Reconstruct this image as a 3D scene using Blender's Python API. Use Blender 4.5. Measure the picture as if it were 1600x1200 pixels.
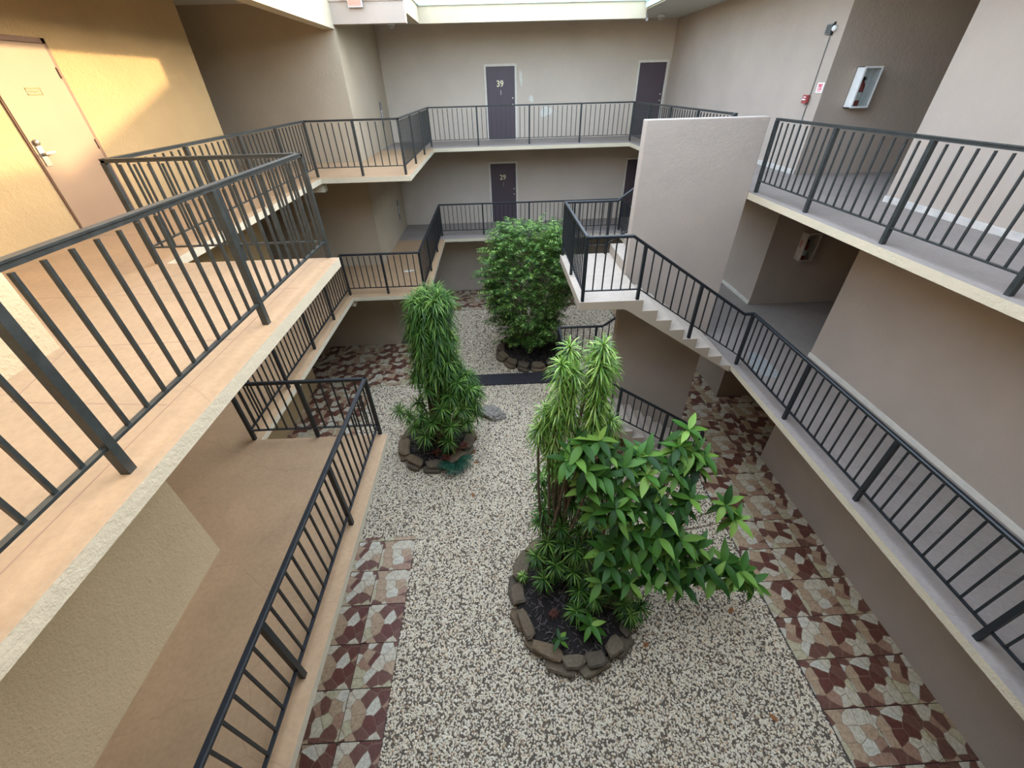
import bpy, bmesh, math, random
from mathutils import Vector, Matrix, noise
random.seed(7)
R = math.radians
scene = bpy.context.scene
for o in list(bpy.data.objects): bpy.data.objects.remove(o)
col = scene.collection

# ---------------------------------------------------------------- camera, sky, sun, exposure
cam_d = bpy.data.cameras.new('camera'); cam = bpy.data.objects.new('camera', cam_d); col.objects.link(cam)
_R = Vector((0.99885295, -0.04251239, -0.02203363)); _U = Vector((0.04293671, 0.5915289, 0.80513974)); _F = Vector((0.02119488, 0.80516225, -0.59267573))
cam.matrix_world = Matrix(((_R.x, _U.x, -_F.x, 0), (_R.y, _U.y, -_F.y, 0), (_R.z, _U.z, -_F.z, 0), (0, 0, 0, 1)))
cam_d.sensor_fit = 'HORIZONTAL'; cam_d.sensor_width = 36; cam_d.lens = 637.077 / 1600 * 36
cam_d.clip_start = 0.02; cam_d.clip_end = 500
scene.camera = cam

SUN = Vector((1, 0.88, 0.29)).normalized()          # towards the sun: low, behind the right-hand roof
world = bpy.data.worlds.new('sky'); scene.world = world; world.use_nodes = True
wn = world.node_tree.nodes; wl = world.node_tree.links
bg = wn['Background']; sky = wn.new('ShaderNodeTexSky'); sky.sky_type = 'NISHITA'; sky.sun_disc = False
sky.sun_elevation = R(14); sky.sun_rotation = math.atan2(SUN.x, SUN.y); sky.air_density = 1.0; sky.dust_density = 3.0; sky.ozone_density = 1.0
hz = wn.new('ShaderNodeMix'); hz.data_type = 'RGBA'; hz.inputs[0].default_value = 0.5
hz.inputs[7].default_value = (4.1, 4.8, 5.8, 1)      # thin bright overcast veil over the blue sky
wl.new(sky.outputs[0], hz.inputs[6]); wl.new(hz.outputs[2], bg.inputs[0]); bg.inputs[1].default_value = 0.62
sd = bpy.data.lights.new('sun', 'SUN'); sun = bpy.data.objects.new('sun', sd); col.objects.link(sun)
sd.energy = 3.3; sd.color = (1.0, 0.76, 0.42); sd.angle = R(1.2)
sun.rotation_euler = SUN.to_track_quat('Z', 'Y').to_euler(); sun.location = SUN * 40
scene.view_settings.view_transform = 'Standard'; scene.view_settings.look = 'None'
scene.view_settings.gamma = 1; scene.view_settings.use_curve_mapping = False
scene.view_settings.exposure = 1.33

# ---------------------------------------------------------------- plan of the place (metres, camera at the origin)
G, F2, F3, H = -7.244, -4.419, -1.593, 1.07
XL, XF, XM, XR = -1.862, -3.844, -1.867, 4.365
RL, RF, RM, RR = -1.983, -3.945, -1.983, 4.465
YP, YJ, YB = 4.813, 10.127, 14.896
RYP, RYJ, RYB = 4.831, 10.29, 15.297
WR, WN, WD, W3 = 6.0, -3.476, -5.659, -3.52
YN, YD, YC, YW = 2.91, 10.283, 12.505, 16.936
Y1, Y2 = 6.511, 8.832
YNEAR = -0.2; YROOF = 0.2  # YROOF: unseen front roof edge, brought forward to darken the near court
SX0, SXE, SXW = 1.342, 4.365, 2.41           # stair landing edge, floor edge, stair wall end
SY0, SYW, SY1 = 6.297, 7.434, 8.70
RISE = 0.2; RUN = 0.28
LG, LU = F2 - 7 * RISE, F3 - 7 * RISE        # half landings
RT = 2.0

# ---------------------------------------------------------------- materials
def srgb(r, g, b):
    f = lambda c: (c / 255 / 12.92) if c / 255 <= 0.04045 else ((c / 255 + 0.055) / 1.055) ** 2.4
    return (f(r), f(g), f(b), 1)
def nm(name, rough=0.8, metal=0.0):
    m = bpy.data.materials.new(name); m.use_nodes = True
    p = m.node_tree.nodes['Principled BSDF']; p.inputs['Roughness'].default_value = rough; p.inputs['Metallic'].default_value = metal
    return m, m.node_tree.nodes, m.node_tree.links, p
def tc(n, l, kind='Object'):
    t = n.new('ShaderNodeTexCoord'); return t.outputs[kind]
def noise_n(n, l, vec, scale, detail=4, rough=0.55):
    t = n.new('ShaderNodeTexNoise'); t.inputs['Scale'].default_value = scale; t.inputs['Detail'].default_value = detail; t.inputs['Roughness'].default_value = rough
    l.new(vec, t.inputs['Vector']); return t.outputs[0]
def ramp(n, l, fac, stops, interp='LINEAR'):
    r = n.new('ShaderNodeValToRGB'); r.color_ramp.interpolation = interp
    e = r.color_ramp.elements
    while len(e) < len(stops): e.new(0.5)
    for i, (p, c) in enumerate(stops): e[i].position = p; e[i].color = c
    l.new(fac, r.inputs[0]); return r.outputs[0]
def bump(n, l, h, strength, dist, prev=None):
    b = n.new('ShaderNodeBump'); b.inputs['Strength'].default_value = strength; b.inputs['Distance'].default_value = dist
    l.new(h, b.inputs['Height'])
    if prev is not None: l.new(prev, b.inputs['Normal'])
    return b.outputs[0]
def math_n(n, l, op, a, b=None, c=None):
    m = n.new('ShaderNodeMath'); m.operation = op
    for i, v in enumerate((a, b, c)):
        if v is None: continue
        if isinstance(v, (int, float)): m.inputs[i].default_value = v
        else: l.new(v, m.inputs[i])
    return m.outputs[0]
def scale_c(c, k): return (c[0] * k, c[1] * k, c[2] * k, 1)
def stucco(name, c, strength=0.35, grain=55):
    m, n, l, p = nm(name, 0.9)
    o = tc(n, l); big = noise_n(n, l, o, 0.9, 3); 
    l.new(ramp(n, l, big, [(0.3, scale_c(c, 0.93)), (0.7, scale_c(c, 1.05))]), p.inputs['Base Color'])
    h1 = noise_n(n, l, o, grain, 3, 0.6); h2 = noise_n(n, l, o, 14, 3, 0.5)
    nb = bump(n, l, h2, strength * 0.6, 0.02); nb = bump(n, l, h1, strength, 0.012, nb)
    l.new(nb, p.inputs['Normal']); return m
def plain(name, c, rough=0.5, metal=0.0, var=0.06, scale=8, bmp=0.0, bscale=60):
    m, n, l, p = nm(name, rough, metal)
    o = tc(n, l); f = noise_n(n, l, o, scale, 3)
    l.new(ramp(n, l, f, [(0.3, scale_c(c, 1 - var)), (0.7, scale_c(c, 1 + var))]), p.inputs['Base Color'])
    if bmp: l.new(bump(n, l, noise_n(n, l, o, bscale, 3), bmp, 0.01), p.inputs['Normal'])
    return m
M = {}
M['wall'] = stucco('painted_stucco', srgb(170, 156, 142), 0.5, 48)  # greyed to carry the cool sky light on right and stair walls
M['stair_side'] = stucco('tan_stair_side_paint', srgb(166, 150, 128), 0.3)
M['wall_near'] = stucco('stucco_bright_light_tint', srgb(194, 175, 139), 0.7, 38)  # paler copy: bright diffuse light on the near left wall put into the colour
M['wall_back'] = stucco('stucco_added_light', srgb(196, 183, 166), 0.5, 48)  # lightened to make up for light missing on the back wall
M['wall_mid'] = stucco('stucco_mid_light_tint', srgb(176, 160, 136), 0.5, 48)  # midway copy between the warm-lit left and cool-lit right tints
M['wall_left'] = stucco('stucco_warm_light_tint', srgb(180, 153, 110), 1.0, 38)  # yellowed to carry the warm light on the left door wall
M['soffit'] = stucco('soffit_paint', srgb(198, 195, 184), 0.2)
M['fascia'] = stucco('fascia_paint', srgb(198, 185, 158), 0.55, 40)
def floor_mat(name, c):
    m, n, l, p = nm(name, 0.62)
    o = tc(n, l); f = noise_n(n, l, o, 1.6, 5, 0.6); g = noise_n(n, l, o, 22, 4, 0.6)
    c1 = ramp(n, l, f, [(0.3, scale_c(c, 0.86)), (0.7, scale_c(c, 1.06))])
    mx = n.new('ShaderNodeMix'); mx.data_type = 'RGBA'; mx.blend_type = 'MULTIPLY'; mx.inputs[0].default_value = 0.5
    l.new(c1, mx.inputs[6]); l.new(ramp(n, l, g, [(0.35, (0.8, 0.78, 0.76, 1)), (0.6, (1, 1, 1, 1))]), mx.inputs[7])
    # hairline trowel cracks
    w = n.new('ShaderNodeVectorMath'); w.operation = 'MULTIPLY_ADD'; w.inputs[1].default_value = (0.25, 0.25, 0.25)
    nc = n.new('ShaderNodeTexNoise'); nc.inputs['Scale'].default_value = 2.5; l.new(o, nc.inputs['Vector']); l.new(nc.outputs['Color'], w.inputs[0]); l.new(o, w.inputs[2])
    v = n.new('ShaderNodeTexVoronoi'); v.feature = 'DISTANCE_TO_EDGE'; v.inputs['Scale'].default_value = 0.75; l.new(w.outputs[0], v.inputs['Vector'])
    crk = ramp(n, l, v.outputs['Distance'], [(0.0, (0.72, 0.68, 0.66, 1)), (0.006, (1, 1, 1, 1))])
    mk = n.new('ShaderNodeMix'); mk.data_type = 'RGBA'; mk.blend_type = 'MULTIPLY'; mk.inputs[0].default_value = 0.45
    l.new(mx.outputs[2], mk.inputs[6]); l.new(crk, mk.inputs[7]); l.new(mk.outputs[2], p.inputs['Base Color'])
    nb = bump(n, l, crk, 0.25, 0.01); nb = bump(n, l, f, 0.2, 0.03, nb); nb = bump(n, l, g, 0.2, 0.01, nb); l.new(nb, p.inputs['Normal'])
    return m
M['floor'] = floor_mat('concrete_warm_light_tint', srgb(170, 140, 106))  # warmed to carry the sun bounce on the left galleries
M['floor_grey'] = floor_mat('concrete_cool_light_tint', srgb(144, 134, 126))  # greyed to carry the cooler light on right and back galleries
M['floor_stair'] = floor_mat('concrete_bright_light_tint', srgb(180, 166, 150))  # lightened to carry the open sky light on the stairs
M['groove'] = plain('floor_joint', srgb(150, 118, 95), 0.9)
M['rail'] = plain('black_painted_steel', srgb(26, 30, 33), 0.45, 0.0, 0.25, 25, 0.15, 90)
M['rail_worn'] = plain('weathered_grey_painted_steel', srgb(48, 52, 51), 0.36, 0.0, 0.3, 18, 0.15, 90)
M['door'] = plain('plum_brown_door_paint', srgb(76, 64, 70), 0.5, 0, 0.05, 3)
M['door_tan'] = plain('tan_door_paint', srgb(152, 124, 98), 0.55, 0, 0.04, 2)
M['frame'] = plain('beige_frame_paint', srgb(210, 204, 190), 0.6)
M['frame_dark'] = plain('brown_frame_paint', srgb(120, 88, 70), 0.6)
M['metal'] = plain('satin_steel', srgb(190, 186, 178), 0.3, 0.9)
M['white'] = plain('white_enamel', srgb(228, 230, 228), 0.5)
M['offwhite'] = plain('patched_skirting_paint', srgb(188, 182, 174), 0.8, 0, 0.15, 6, 0.3)
M['teal'] = plain('pale_teal_flashing', srgb(196, 222, 214), 0.5, 0.0, 0.04)
M['red'] = plain('red_enamel', srgb(150, 62, 62), 0.45)
M['red_print'] = plain('red_print', srgb(205, 40, 70), 0.6)
M['grey'] = plain('grey_metal_plate', srgb(120, 122, 120), 0.45, 0.6)
M['numeral'] = plain('pale_brass_numeral', srgb(225, 215, 180), 0.4, 0.2)
M['olive'] = plain('olive_print', srgb(140, 125, 78), 0.7)
M['slate'] = plain('dark_slate_path', srgb(46, 43, 47), 0.75, 0, 0.2, 5, 0.3)
M['grout'] = plain('grey_grout', srgb(74, 66, 60), 0.95)
M['gravel_bed'] = plain('gravel_bed', srgb(98, 86, 72), 0.95, 0, 0.35, 30, 0.6)
M['soil'] = plain('dark_soil', srgb(36, 30, 27), 1.0, 0, 0.4, 30, 1.0, 40)
M['bark'] = plain('plant_stem_bark', srgb(112, 92, 70), 0.9, 0, 0.3, 20, 0.6)
M['chips'] = plain('weathered_mulch', srgb(92, 82, 76), 0.95, 0, 0.4, 15)
M['glass_dark'] = plain('dark_glass', srgb(70, 84, 88), 0.12)
M['patch'] = plain('white_filler_patch', srgb(206, 204, 192), 0.8, 0, 0.05)
M['stain'] = plain('pale_spilt_paint', srgb(146, 148, 145), 0.7, 0, 0.25, 20)
def tile_mat():
    m, n, l, p = nm('crazy_paving_print_tile', 0.42)
    oi = n.new('ShaderNodeObjectInfo')
    o = tc(n, l)
    off = n.new('ShaderNodeVectorMath'); off.operation = 'MULTIPLY_ADD'
    cmb = n.new('ShaderNodeCombineXYZ')
    r4 = math_n(n, l, 'FLOOR', math_n(n, l, 'MULTIPLY', oi.outputs['Random'], 6))
    l.new(r4, cmb.inputs[0]); l.new(r4, cmb.inputs[1]); off.inputs[1].default_value = (1.93, 2.71, 0); l.new(cmb.outputs[0], off.inputs[0]); l.new(o, off.inputs[2])
    wv = n.new('ShaderNodeVectorMath'); wv.operation = 'MULTIPLY_ADD'; wv.inputs[1].default_value = (0.05, 0.05, 0)
    nc = n.new('ShaderNodeTexNoise'); nc.inputs['Scale'].default_value = 7; nc.inputs['Detail'].default_value = 2; l.new(off.outputs[0], nc.inputs['Vector']); l.new(nc.outputs['Color'], wv.inputs[0]); l.new(off.outputs[0], wv.inputs[2])
    def vor(feat):
        v = n.new('ShaderNodeTexVoronoi'); v.voronoi_dimensions = '2D'; v.feature = feat; v.inputs['Scale'].default_value = 6.0; v.inputs['Randomness'].default_value = 1.0; l.new(wv.outputs[0], v.inputs['Vector']); return v
    v = vor('F1'); sep = n.new('ShaderNodeSeparateColor'); l.new(v.outputs['Color'], sep.inputs[0])
    cc = ramp(n, l, sep.outputs[0], [(0.0, srgb(112, 76, 64)), (0.20, srgb(198, 188, 166)), (0.38, srgb(176, 150, 122)), (0.52, srgb(104, 62, 52)), (0.64, srgb(186, 176, 144)), (0.78, srgb(202, 196, 178)), (0.91, srgb(160, 126, 104))], 'CONSTANT')
    vein = noise_n(n, l, off.outputs[0], 24, 5, 0.65)
    mx = n.new('ShaderNodeMix'); mx.data_type = 'RGBA'; mx.blend_type = 'MULTIPLY'; mx.inputs[0].default_value = 1
    l.new(cc, mx.inputs[6]); l.new(ramp(n, l, vein, [(0.35, (0.72, 0.68, 0.62, 1)), (0.6, (1.05, 1.03, 1, 1))]), mx.inputs[7])
    e = vor('DISTANCE_TO_EDGE')
    mk = n.new('ShaderNodeMix'); mk.data_type = 'RGBA'; l.new(ramp(n, l, e.outputs['Distance'], [(0.012, (1, 1, 1, 1)), (0.03, (0, 0, 0, 1))]), mk.inputs[0])
    l.new(mx.outputs[2], mk.inputs[6]); mk.inputs[7].default_value = srgb(128, 108, 84)
    l.new(mk.outputs[2], p.inputs['Base Color'])
    l.new(bump(n, l, vein, 0.15, 0.004), p.inputs['Normal'])
    return m
M['tile'] = tile_mat()
def rnd_mat(name, stops, rough=0.7, bmp=0.3, bs=30, src='Random'):
    m, n, l, p = nm(name, rough)
    oi = n.new('ShaderNodeObjectInfo'); o = tc(n, l)
    f = noise_n(n, l, o, bs, 3)
    cc = ramp(n, l, oi.outputs['Random'], stops, 'LINEAR')
    mx = n.new('ShaderNodeMix'); mx.data_type = 'RGBA'; mx.blend_type = 'MULTIPLY'; mx.inputs[0].default_value = 0.6
    l.new(cc, mx.inputs[6]); l.new(ramp(n, l, f, [(0.35, (0.7, 0.68, 0.65, 1)), (0.65, (1.1, 1.1, 1.1, 1))]), mx.inputs[7])
    l.new(mx.outputs[2], p.inputs['Base Color'])
    if bmp: l.new(bump(n, l, f, bmp, 0.02), p.inputs['Normal'])
    return m
M['pebble'] = rnd_mat('pebble', [(0.0, srgb(242, 230, 206)), (0.4, srgb(218, 204, 178)), (0.7, srgb(240, 222, 190)), (0.84, srgb(190, 176, 156)), (0.94, srgb(212, 176, 134)), (1.0, srgb(140, 124, 108))], 0.7, 0)
M['stone'] = rnd_mat('planter_stone', [(0.0, srgb(118, 98, 74)), (0.5, srgb(92, 82, 68)), (1.0, srgb(140, 120, 92))], 0.9, 0.8, 18)
M['rock'] = plain('pitted_grey_rock', srgb(142, 134, 122), 0.95, 0, 0.35, 12, 1.0, 30)
def leaf_mat(name, c1, c2, c3, trans=0.3, rough=0.42, obj=False):
    m, n, l, p = nm(name, rough)
    if obj: fac = n.new('ShaderNodeObjectInfo').outputs['Random']
    else: fac = n.new('ShaderNodeNewGeometry').outputs['Random Per Island']
    cc = ramp(n, l, fac, [(0.0, c1), (0.6, c2), (1.0, c3)])
    l.new(cc, p.inputs['Base Color']); p.inputs['Specular IOR Level'].default_value = 0.3
    t = n.new('ShaderNodeBsdfTranslucent'); l.new(cc, t.inputs['Color']); mx = n.new('ShaderNodeMixShader'); mx.inputs[0].default_value = trans
    l.new(p.outputs[0], mx.inputs[1]); l.new(t.outputs[0], mx.inputs[2]); l.new(mx.outputs[0], n['Material Output'].inputs['Surface'])
    return m
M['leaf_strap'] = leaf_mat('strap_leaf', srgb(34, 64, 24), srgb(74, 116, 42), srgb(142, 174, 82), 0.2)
M['leaf_strap_bright'] = leaf_mat('bright_strap_leaf', srgb(52, 88, 26), srgb(106, 148, 46), srgb(190, 214, 122), 0.2)  # brighter yellow-green for the tall dracaena and the tuft
M['leaf_fern'] = leaf_mat('fern_leaf', srgb(24, 48, 26), srgb(72, 114, 46), srgb(164, 194, 100), 0.2)
M['leaf_broad'] = leaf_mat('broad_leaf', srgb(38, 72, 24), srgb(72, 118, 38), srgb(140, 172, 74), 0.2, 0.5, True)
M['leaf_broad_mass'] = leaf_mat('broad_leaf_mass', srgb(32, 64, 22), srgb(64, 108, 36), srgb(122, 160, 68), 0.2, 0.5)
M['leaf_dark'] = leaf_mat('dark_teal_leaf', srgb(40, 84, 68), srgb(52, 98, 76), srgb(70, 118, 84))
M['leaf_red'] = leaf_mat('reddish_leaf', srgb(96, 52, 44), srgb(122, 70, 56), srgb(138, 90, 68))
M['leaf_dry'] = leaf_mat('dry_leaf', srgb(128, 84, 50), srgb(150, 100, 62), srgb(170, 124, 82), 0.1, 0.8)

# ---------------------------------------------------------------- mesh helpers
class MB:
    def __init__(s): s.v = []; s.f = []; s.mi = []
    def add(s, vs, fs, mi=0):
        b = len(s.v); s.v += [tuple(v) for v in vs]; s.f += [tuple(b + i for i in f) for f in fs]; s.mi += [mi] * len(fs)
    def box(s, a, b, mi=0):
        x0, y0, z0 = (min(a[i], b[i]) for i in range(3)); x1, y1, z1 = (max(a[i], b[i]) for i in range(3))
        s.add([(x0, y0, z0), (x1, y0, z0), (x1, y1, z0), (x0, y1, z0), (x0, y0, z1), (x1, y0, z1), (x1, y1, z1), (x0, y1, z1)],
              [(0, 3, 2, 1), (4, 5, 6, 7), (0, 1, 5, 4), (1, 2, 6, 5), (2, 3, 7, 6), (3, 0, 4, 7)], mi)
    def sweep(s, p0, p1, prof, mi=0, up=Vector((0, 0, 1))):
        p0 = Vector(p0); p1 = Vector(p1); d = (p1 - p0).normalized(); r = d.cross(up)
        if r.length < 1e-4: r = Vector((1, 0, 0))
        r.normalize(); u = r.cross(d); n = len(prof)
        vs = [p0 + r * a + u * b for a, b in prof] + [p1 + r * a + u * b for a, b in prof]
        s.add(vs, [(i, (i + 1) % n, n + (i + 1) % n, n + i) for i in range(n)] + [tuple(range(n))[::-1], tuple(range(n, 2 * n))], mi)
    def tube(s, pts, rad, n=6, mi=0):
        pts = [Vector(p) for p in pts]; rings = []
        for i, p in enumerate(pts):
            d = (pts[min(i + 1, len(pts) - 1)] - pts[max(i - 1, 0)]).normalized()
            r = d.cross(Vector((0.13, 0.21, 1))); r.normalize(); u = r.cross(d)
            rr = rad[i] if isinstance(rad, (list, tuple)) else rad
            rings.append([p + (r * math.cos(2 * math.pi * k / n) + u * math.sin(2 * math.pi * k / n)) * rr for k in range(n)])
        vs = [v for rg in rings for v in rg]; fs = []
        for i in range(len(pts) - 1):
            for k in range(n): fs.append((i * n + k, i * n + (k + 1) % n, (i + 1) * n + (k + 1) % n, (i + 1) * n + k))
        fs += [tuple(range(n))[::-1], tuple(range((len(pts) - 1) * n, len(pts) * n))]
        s.add(vs, fs, mi)
    def lathe(s, c, prof, n=20, axis='z', mi=0):
        vs = []; 
        for r, h in prof:
            for k in range(n):
                a = 2 * math.pi * k / n; q = (r * math.cos(a), r * math.sin(a), h)
                if axis == 'x': q = (q[2], q[0], q[1])
                if axis == 'y': q = (q[0], q[2], q[1])
                vs.append((c[0] + q[0], c[1] + q[1], c[2] + q[2]))
        fs = [(i * n + k, i * n + (k + 1) % n, (i + 1) * n + (k + 1) % n, (i + 1) * n + k) for i in range(len(prof) - 1) for k in range(n)]
        fs += [tuple(range(n))[::-1], tuple(range((len(prof) - 1) * n, len(prof) * n))]
        s.add(vs, fs, mi)
    def prism_y(s, poly, y0, y1, mi=0, side_mi=1):      # polygon in x,z extruded along y
        n = len(poly)
        s.add([(x, y0, z) for x, z in poly] + [(x, y1, z) for x, z in poly],
              [((i + 1) % n, i, n + i, n + (i + 1) % n) for i in range(n)], mi)
        b = len(s.v) - 2 * n; s.f += [tuple(b + i for i in range(n)), tuple(b + i for i in range(n, 2 * n))[::-1]]; s.mi += [side_mi] * 2
    def mesh(s, name, mats, smooth=False, fix=False):
        me = bpy.data.meshes.new(name); me.from_pydata(s.v, [], s.f)
        for m in (mats if isinstance(mats, (list, tuple)) else [mats]): me.materials.append(m)
        for p, mi in zip(me.polygons, s.mi): p.material_index = mi
        if smooth: me.polygons.foreach_set('use_smooth', [True] * len(me.polygons))
        if fix:
            bm = bmesh.new(); bm.from_mesh(me); bmesh.ops.recalc_face_normals(bm, faces=bm.faces); bm.to_mesh(me); bm.free()
        me.update(); return me
    def build(s, name, mats, parent=None, smooth=False, fix=True, bevel=0):
        o = bpy.data.objects.new(name, s.mesh(name, mats, smooth, fix)); col.objects.link(o)
        if parent is not None: o.parent = parent
        if bevel:
            b = o.modifiers.new('bevel', 'BEVEL'); b.width = bevel; b.segments = 2; b.limit_method = 'ANGLE'
        return o
def tag(o, label, cat, group=None, kind=None):
    o['label'] = label; o['category'] = cat
    if group: o['group'] = group
    if kind: o['kind'] = kind
    return o
def struct(o, label=None):
    o['kind'] = 'structure'
    if label: o['label'] = label
    return o
def empty(name, loc=(0, 0, 0)):
    o = bpy.data.objects.new(name, None); o.empty_display_size = 0.1; o.location = loc; col.objects.link(o); return o
def rebase(root):                       # children were made in world space: shift them under the root
    bpy.context.view_layer.update()
def link_part(name, me, parent, loc=(0, 0, 0), rot=None, scale=None):
    o = bpy.data.objects.new(name, me); o.location = loc
    if rot is not None: o.rotation_euler = rot
    if scale is not None: o.scale = scale
    o.parent = parent; col.objects.link(o); return o
def plan(xs, ys, inside, z0, z1, name, mats, side_mi=0, inner=None):
    xs = sorted(set(round(x, 4) for x in xs)); ys = sorted(set(round(y, 4) for y in ys))
    mb = MB(); cells = {}
    for i in range(len(xs) - 1):
        for j in range(len(ys) - 1):
            if inside((xs[i] + xs[i + 1]) / 2, (ys[j] + ys[j + 1]) / 2): cells[i, j] = 1
    for (i, j) in cells:
        a, b, c, d = xs[i], xs[i + 1], ys[j], ys[j + 1]
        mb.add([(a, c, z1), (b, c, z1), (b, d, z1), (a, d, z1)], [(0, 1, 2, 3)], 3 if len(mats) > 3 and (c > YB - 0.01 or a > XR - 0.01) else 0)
        mb.add([(a, c, z0), (b, c, z0), (b, d, z0), (a, d, z0)], [(3, 2, 1, 0)], side_mi if len(mats) < 3 else 2)
        for di, dj, p, q in ((-1, 0, (a, d), (a, c)), (1, 0, (b, c), (b, d)), (0, -1, (a, c), (b, c)), (0, 1, (b, d), (a, d))):
            if (i + di, j + dj) not in cells:
                mb.add([(p[0], p[1], z0), (q[0], q[1], z0), (q[0], q[1], z1), (p[0], p[1], z1)], [(0, 1, 2, 3)], side_mi)
    me = mb.mesh(name, mats)
    bm = bmesh.new(); bm.from_mesh(me); bmesh.ops.remove_doubles(bm, verts=bm.verts, dist=0.0005); bm.to_mesh(me); bm.free()
    return struct(bpy_obj(name, me))
def bpy_obj(name, me, parent=None):
    o = bpy.data.objects.new(name, me); col.objects.link(o)
    if parent: o.parent = parent
    return o

# ---------------------------------------------------------------- walls, slabs, roof
XO, XE, YF = -9.0, 9.5, -2.5
def in_mass(x, y):
    if y > YW: return True
    if x < WN and y < YN: return True
    if x < WD and y < YD: return True
    if x < W3 and y > YC: return True
    if x > WR and (y < Y1 or y > Y2): return True
    return x < XO + 0.2 or x > XE - 0.2 or y < YF
def wbox(name, a, b):
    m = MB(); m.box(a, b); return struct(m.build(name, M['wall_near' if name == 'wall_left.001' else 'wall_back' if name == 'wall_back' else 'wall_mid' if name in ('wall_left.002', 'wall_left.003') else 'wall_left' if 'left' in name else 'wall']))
ZT = 1.56
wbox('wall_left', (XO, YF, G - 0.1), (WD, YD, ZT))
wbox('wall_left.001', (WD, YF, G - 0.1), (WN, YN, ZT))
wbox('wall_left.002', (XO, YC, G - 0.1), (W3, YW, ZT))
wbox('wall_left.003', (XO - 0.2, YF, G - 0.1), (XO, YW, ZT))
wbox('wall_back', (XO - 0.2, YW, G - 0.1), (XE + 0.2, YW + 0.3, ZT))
wbox('wall_right', (WR, YF, G - 0.1), (XE, Y1, ZT))
wbox('wall_right.001', (WR, Y2, G - 0.1), (XE, YW, ZT))
wbox('wall_right.002', (XE, YF, G - 0.1), (XE + 0.2, YW, ZT))
wbox('wall_front', (XO - 0.2, YF - 0.3, G - 0.1), (XE + 0.2, YF, ZT))
def walk(x, y):            # upper galleries
    if x <= XO or x >= XE or y <= YF or y >= YW: return False
    if (x < WN and y < YN) or (x < WD and y < YD) or (x < W3 and y > YC): return False
    if x > WR and (y < Y1 or y > Y2): return False
    if y < YNEAR or y > YB or x > XR: return True
    if y < YP: return x < XL
    if y < YJ: return x < XF
    return x < XM
def walk_g(x, y):          # tiled walkways on the ground
    if not (XO < x < XE and YF < y < YW): return False
    if (x < WN and y < YN) or (x < WD and y < YD) or (x < W3 and y > YC): return False
    if x > WR and (y < Y1 or y > Y2): return False
    if y > YB + 0.06 or x > 4.32 or y < -0.5: return True
    if y < 4.87: return x < -1.872
    if y < 10.04: return x < -3.88
    return x < -1.872
XS = [XO, WD, WN, W3, XL, XF, XM, XR, WR, XE]; YS_ = [YF, YNEAR, YN, YP, YD, YJ, YC, YB, YW, Y1, Y2]
T = 0.105
f3 = plan(XS, YS_, walk, F3 - T, F3, 'floor', [M['floor'], M['fascia'], M['wall'], M['floor_grey']], 1); f3['label'] = 'painted concrete gallery floor of the top storey'
f2 = plan(XS, YS_ + [0.6], lambda x, y: walk(x, y) or (YF < y < 0.6 and XO < x < XE and not ((x < WN) or (x > WR))), F2 - T, F2, 'floor.001', [M['floor'], M['fascia'], M['wall'], M['floor_grey']], 1); f2['label'] = 'painted concrete gallery floor of the middle storey'  # near strip is unseen, added to shade the court below
# downstand beams below the slab corners on the left
for z in (F3, F2):
    m = MB(); m.box((WD - 2.5, YJ + 0.1, z - T - 0.20), (XF - 0.02, YJ + 0.32, z - T - 0.001)); struct(m.build('trim_1', M['fascia'], bevel=0.01))
def roof_in(x, y):
    if y < YROOF or y > YB or x > XR: return True
    if y < YC: return x < W3 - 0.02
    return x < XM
rf = plan([XO - 0.2, W3 - 0.02, XM, XR, XE + 0.2], [YF - 0.3, YROOF, YC, YB, YW + 0.3], roof_in, ZT, RT, 'ceiling', [M['soffit'], M['fascia'], M['soffit']], 1)
rf['label'] = 'flat roof slab with pale soffit round the open courtyard'
def trimbox(a, b, mat, nm_='trim_2', bev=0.0):
    m = MB(); m.box(a, b); return struct(m.build(nm_, mat, bevel=bev))
trimbox((W3 - 0.25, YF, 1.10), (W3, YC, ZT), M['fascia'])                     # edge beam, left
trimbox((W3 - 0.02, YC, 1.18), (XM - 0.0, YC + 0.2, ZT), M['wall'], 'trim_3')
trimbox((W3, YC - 0.02, ZT), (XM, YC, RT - 0.02), M['wall'], 'trim_3')
trimbox((XM - 0.2, YC + 0.2, 1.38), (XM, YB + 0.2, ZT), M['fascia'], 'trim_3')
trimbox((XM, YB, 1.38), (XR, YB + 0.2, ZT), M['fascia'], 'trim_3')
# pale flashing along the roof edge; white strips added as bright sky above it
trimbox((XM, YB - 0.04, 1.74), (XR, YB - 0.001, 1.80), M['teal'], 'trim_4')
trimbox((XM, YB - 0.02, 1.801), (XR, YB - 0.001, RT + 0.03), M['white'], 'trim_4')  # white board imitating bright sky over the teal edge
trimbox((XM + 0.001, YC, 1.74), (XM + 0.04, YB - 0.04, 1.80), M['teal'], 'trim_4')
trimbox((XM + 0.001, YC, 1.801), (XM + 0.02, YB - 0.04, RT + 0.03), M['white'], 'trim_4')
trimbox((XR - 0.05, YROOF, ZT + 0.03), (XR - 0.001, YB - 0.04, RT + 0.2), M['teal'], 'trim_4')
trimbox((XR - 0.02, YROOF, RT), (XE + 0.2, YB, RT + 0.17), M['fascia'], 'trim_4')
trimbox((XR - 0.075, YROOF, 1.72), (XR - 0.051, YB - 0.06, 1.76), M['teal'], 'trim_4')
# skirting strips on the right wall
for z, mat in ((F3, 'offwhite'), (F2, 'frame')):
    trimbox((WR - 0.028, YNEAR - 1, z), (WR, Y1, z + 0.09), M[mat], 'baseboard_right', 0.006)
    trimbox((WR - 0.028, Y2, z), (WR, YW, z + 0.09), M[mat], 'baseboard_right', 0.006)

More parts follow.
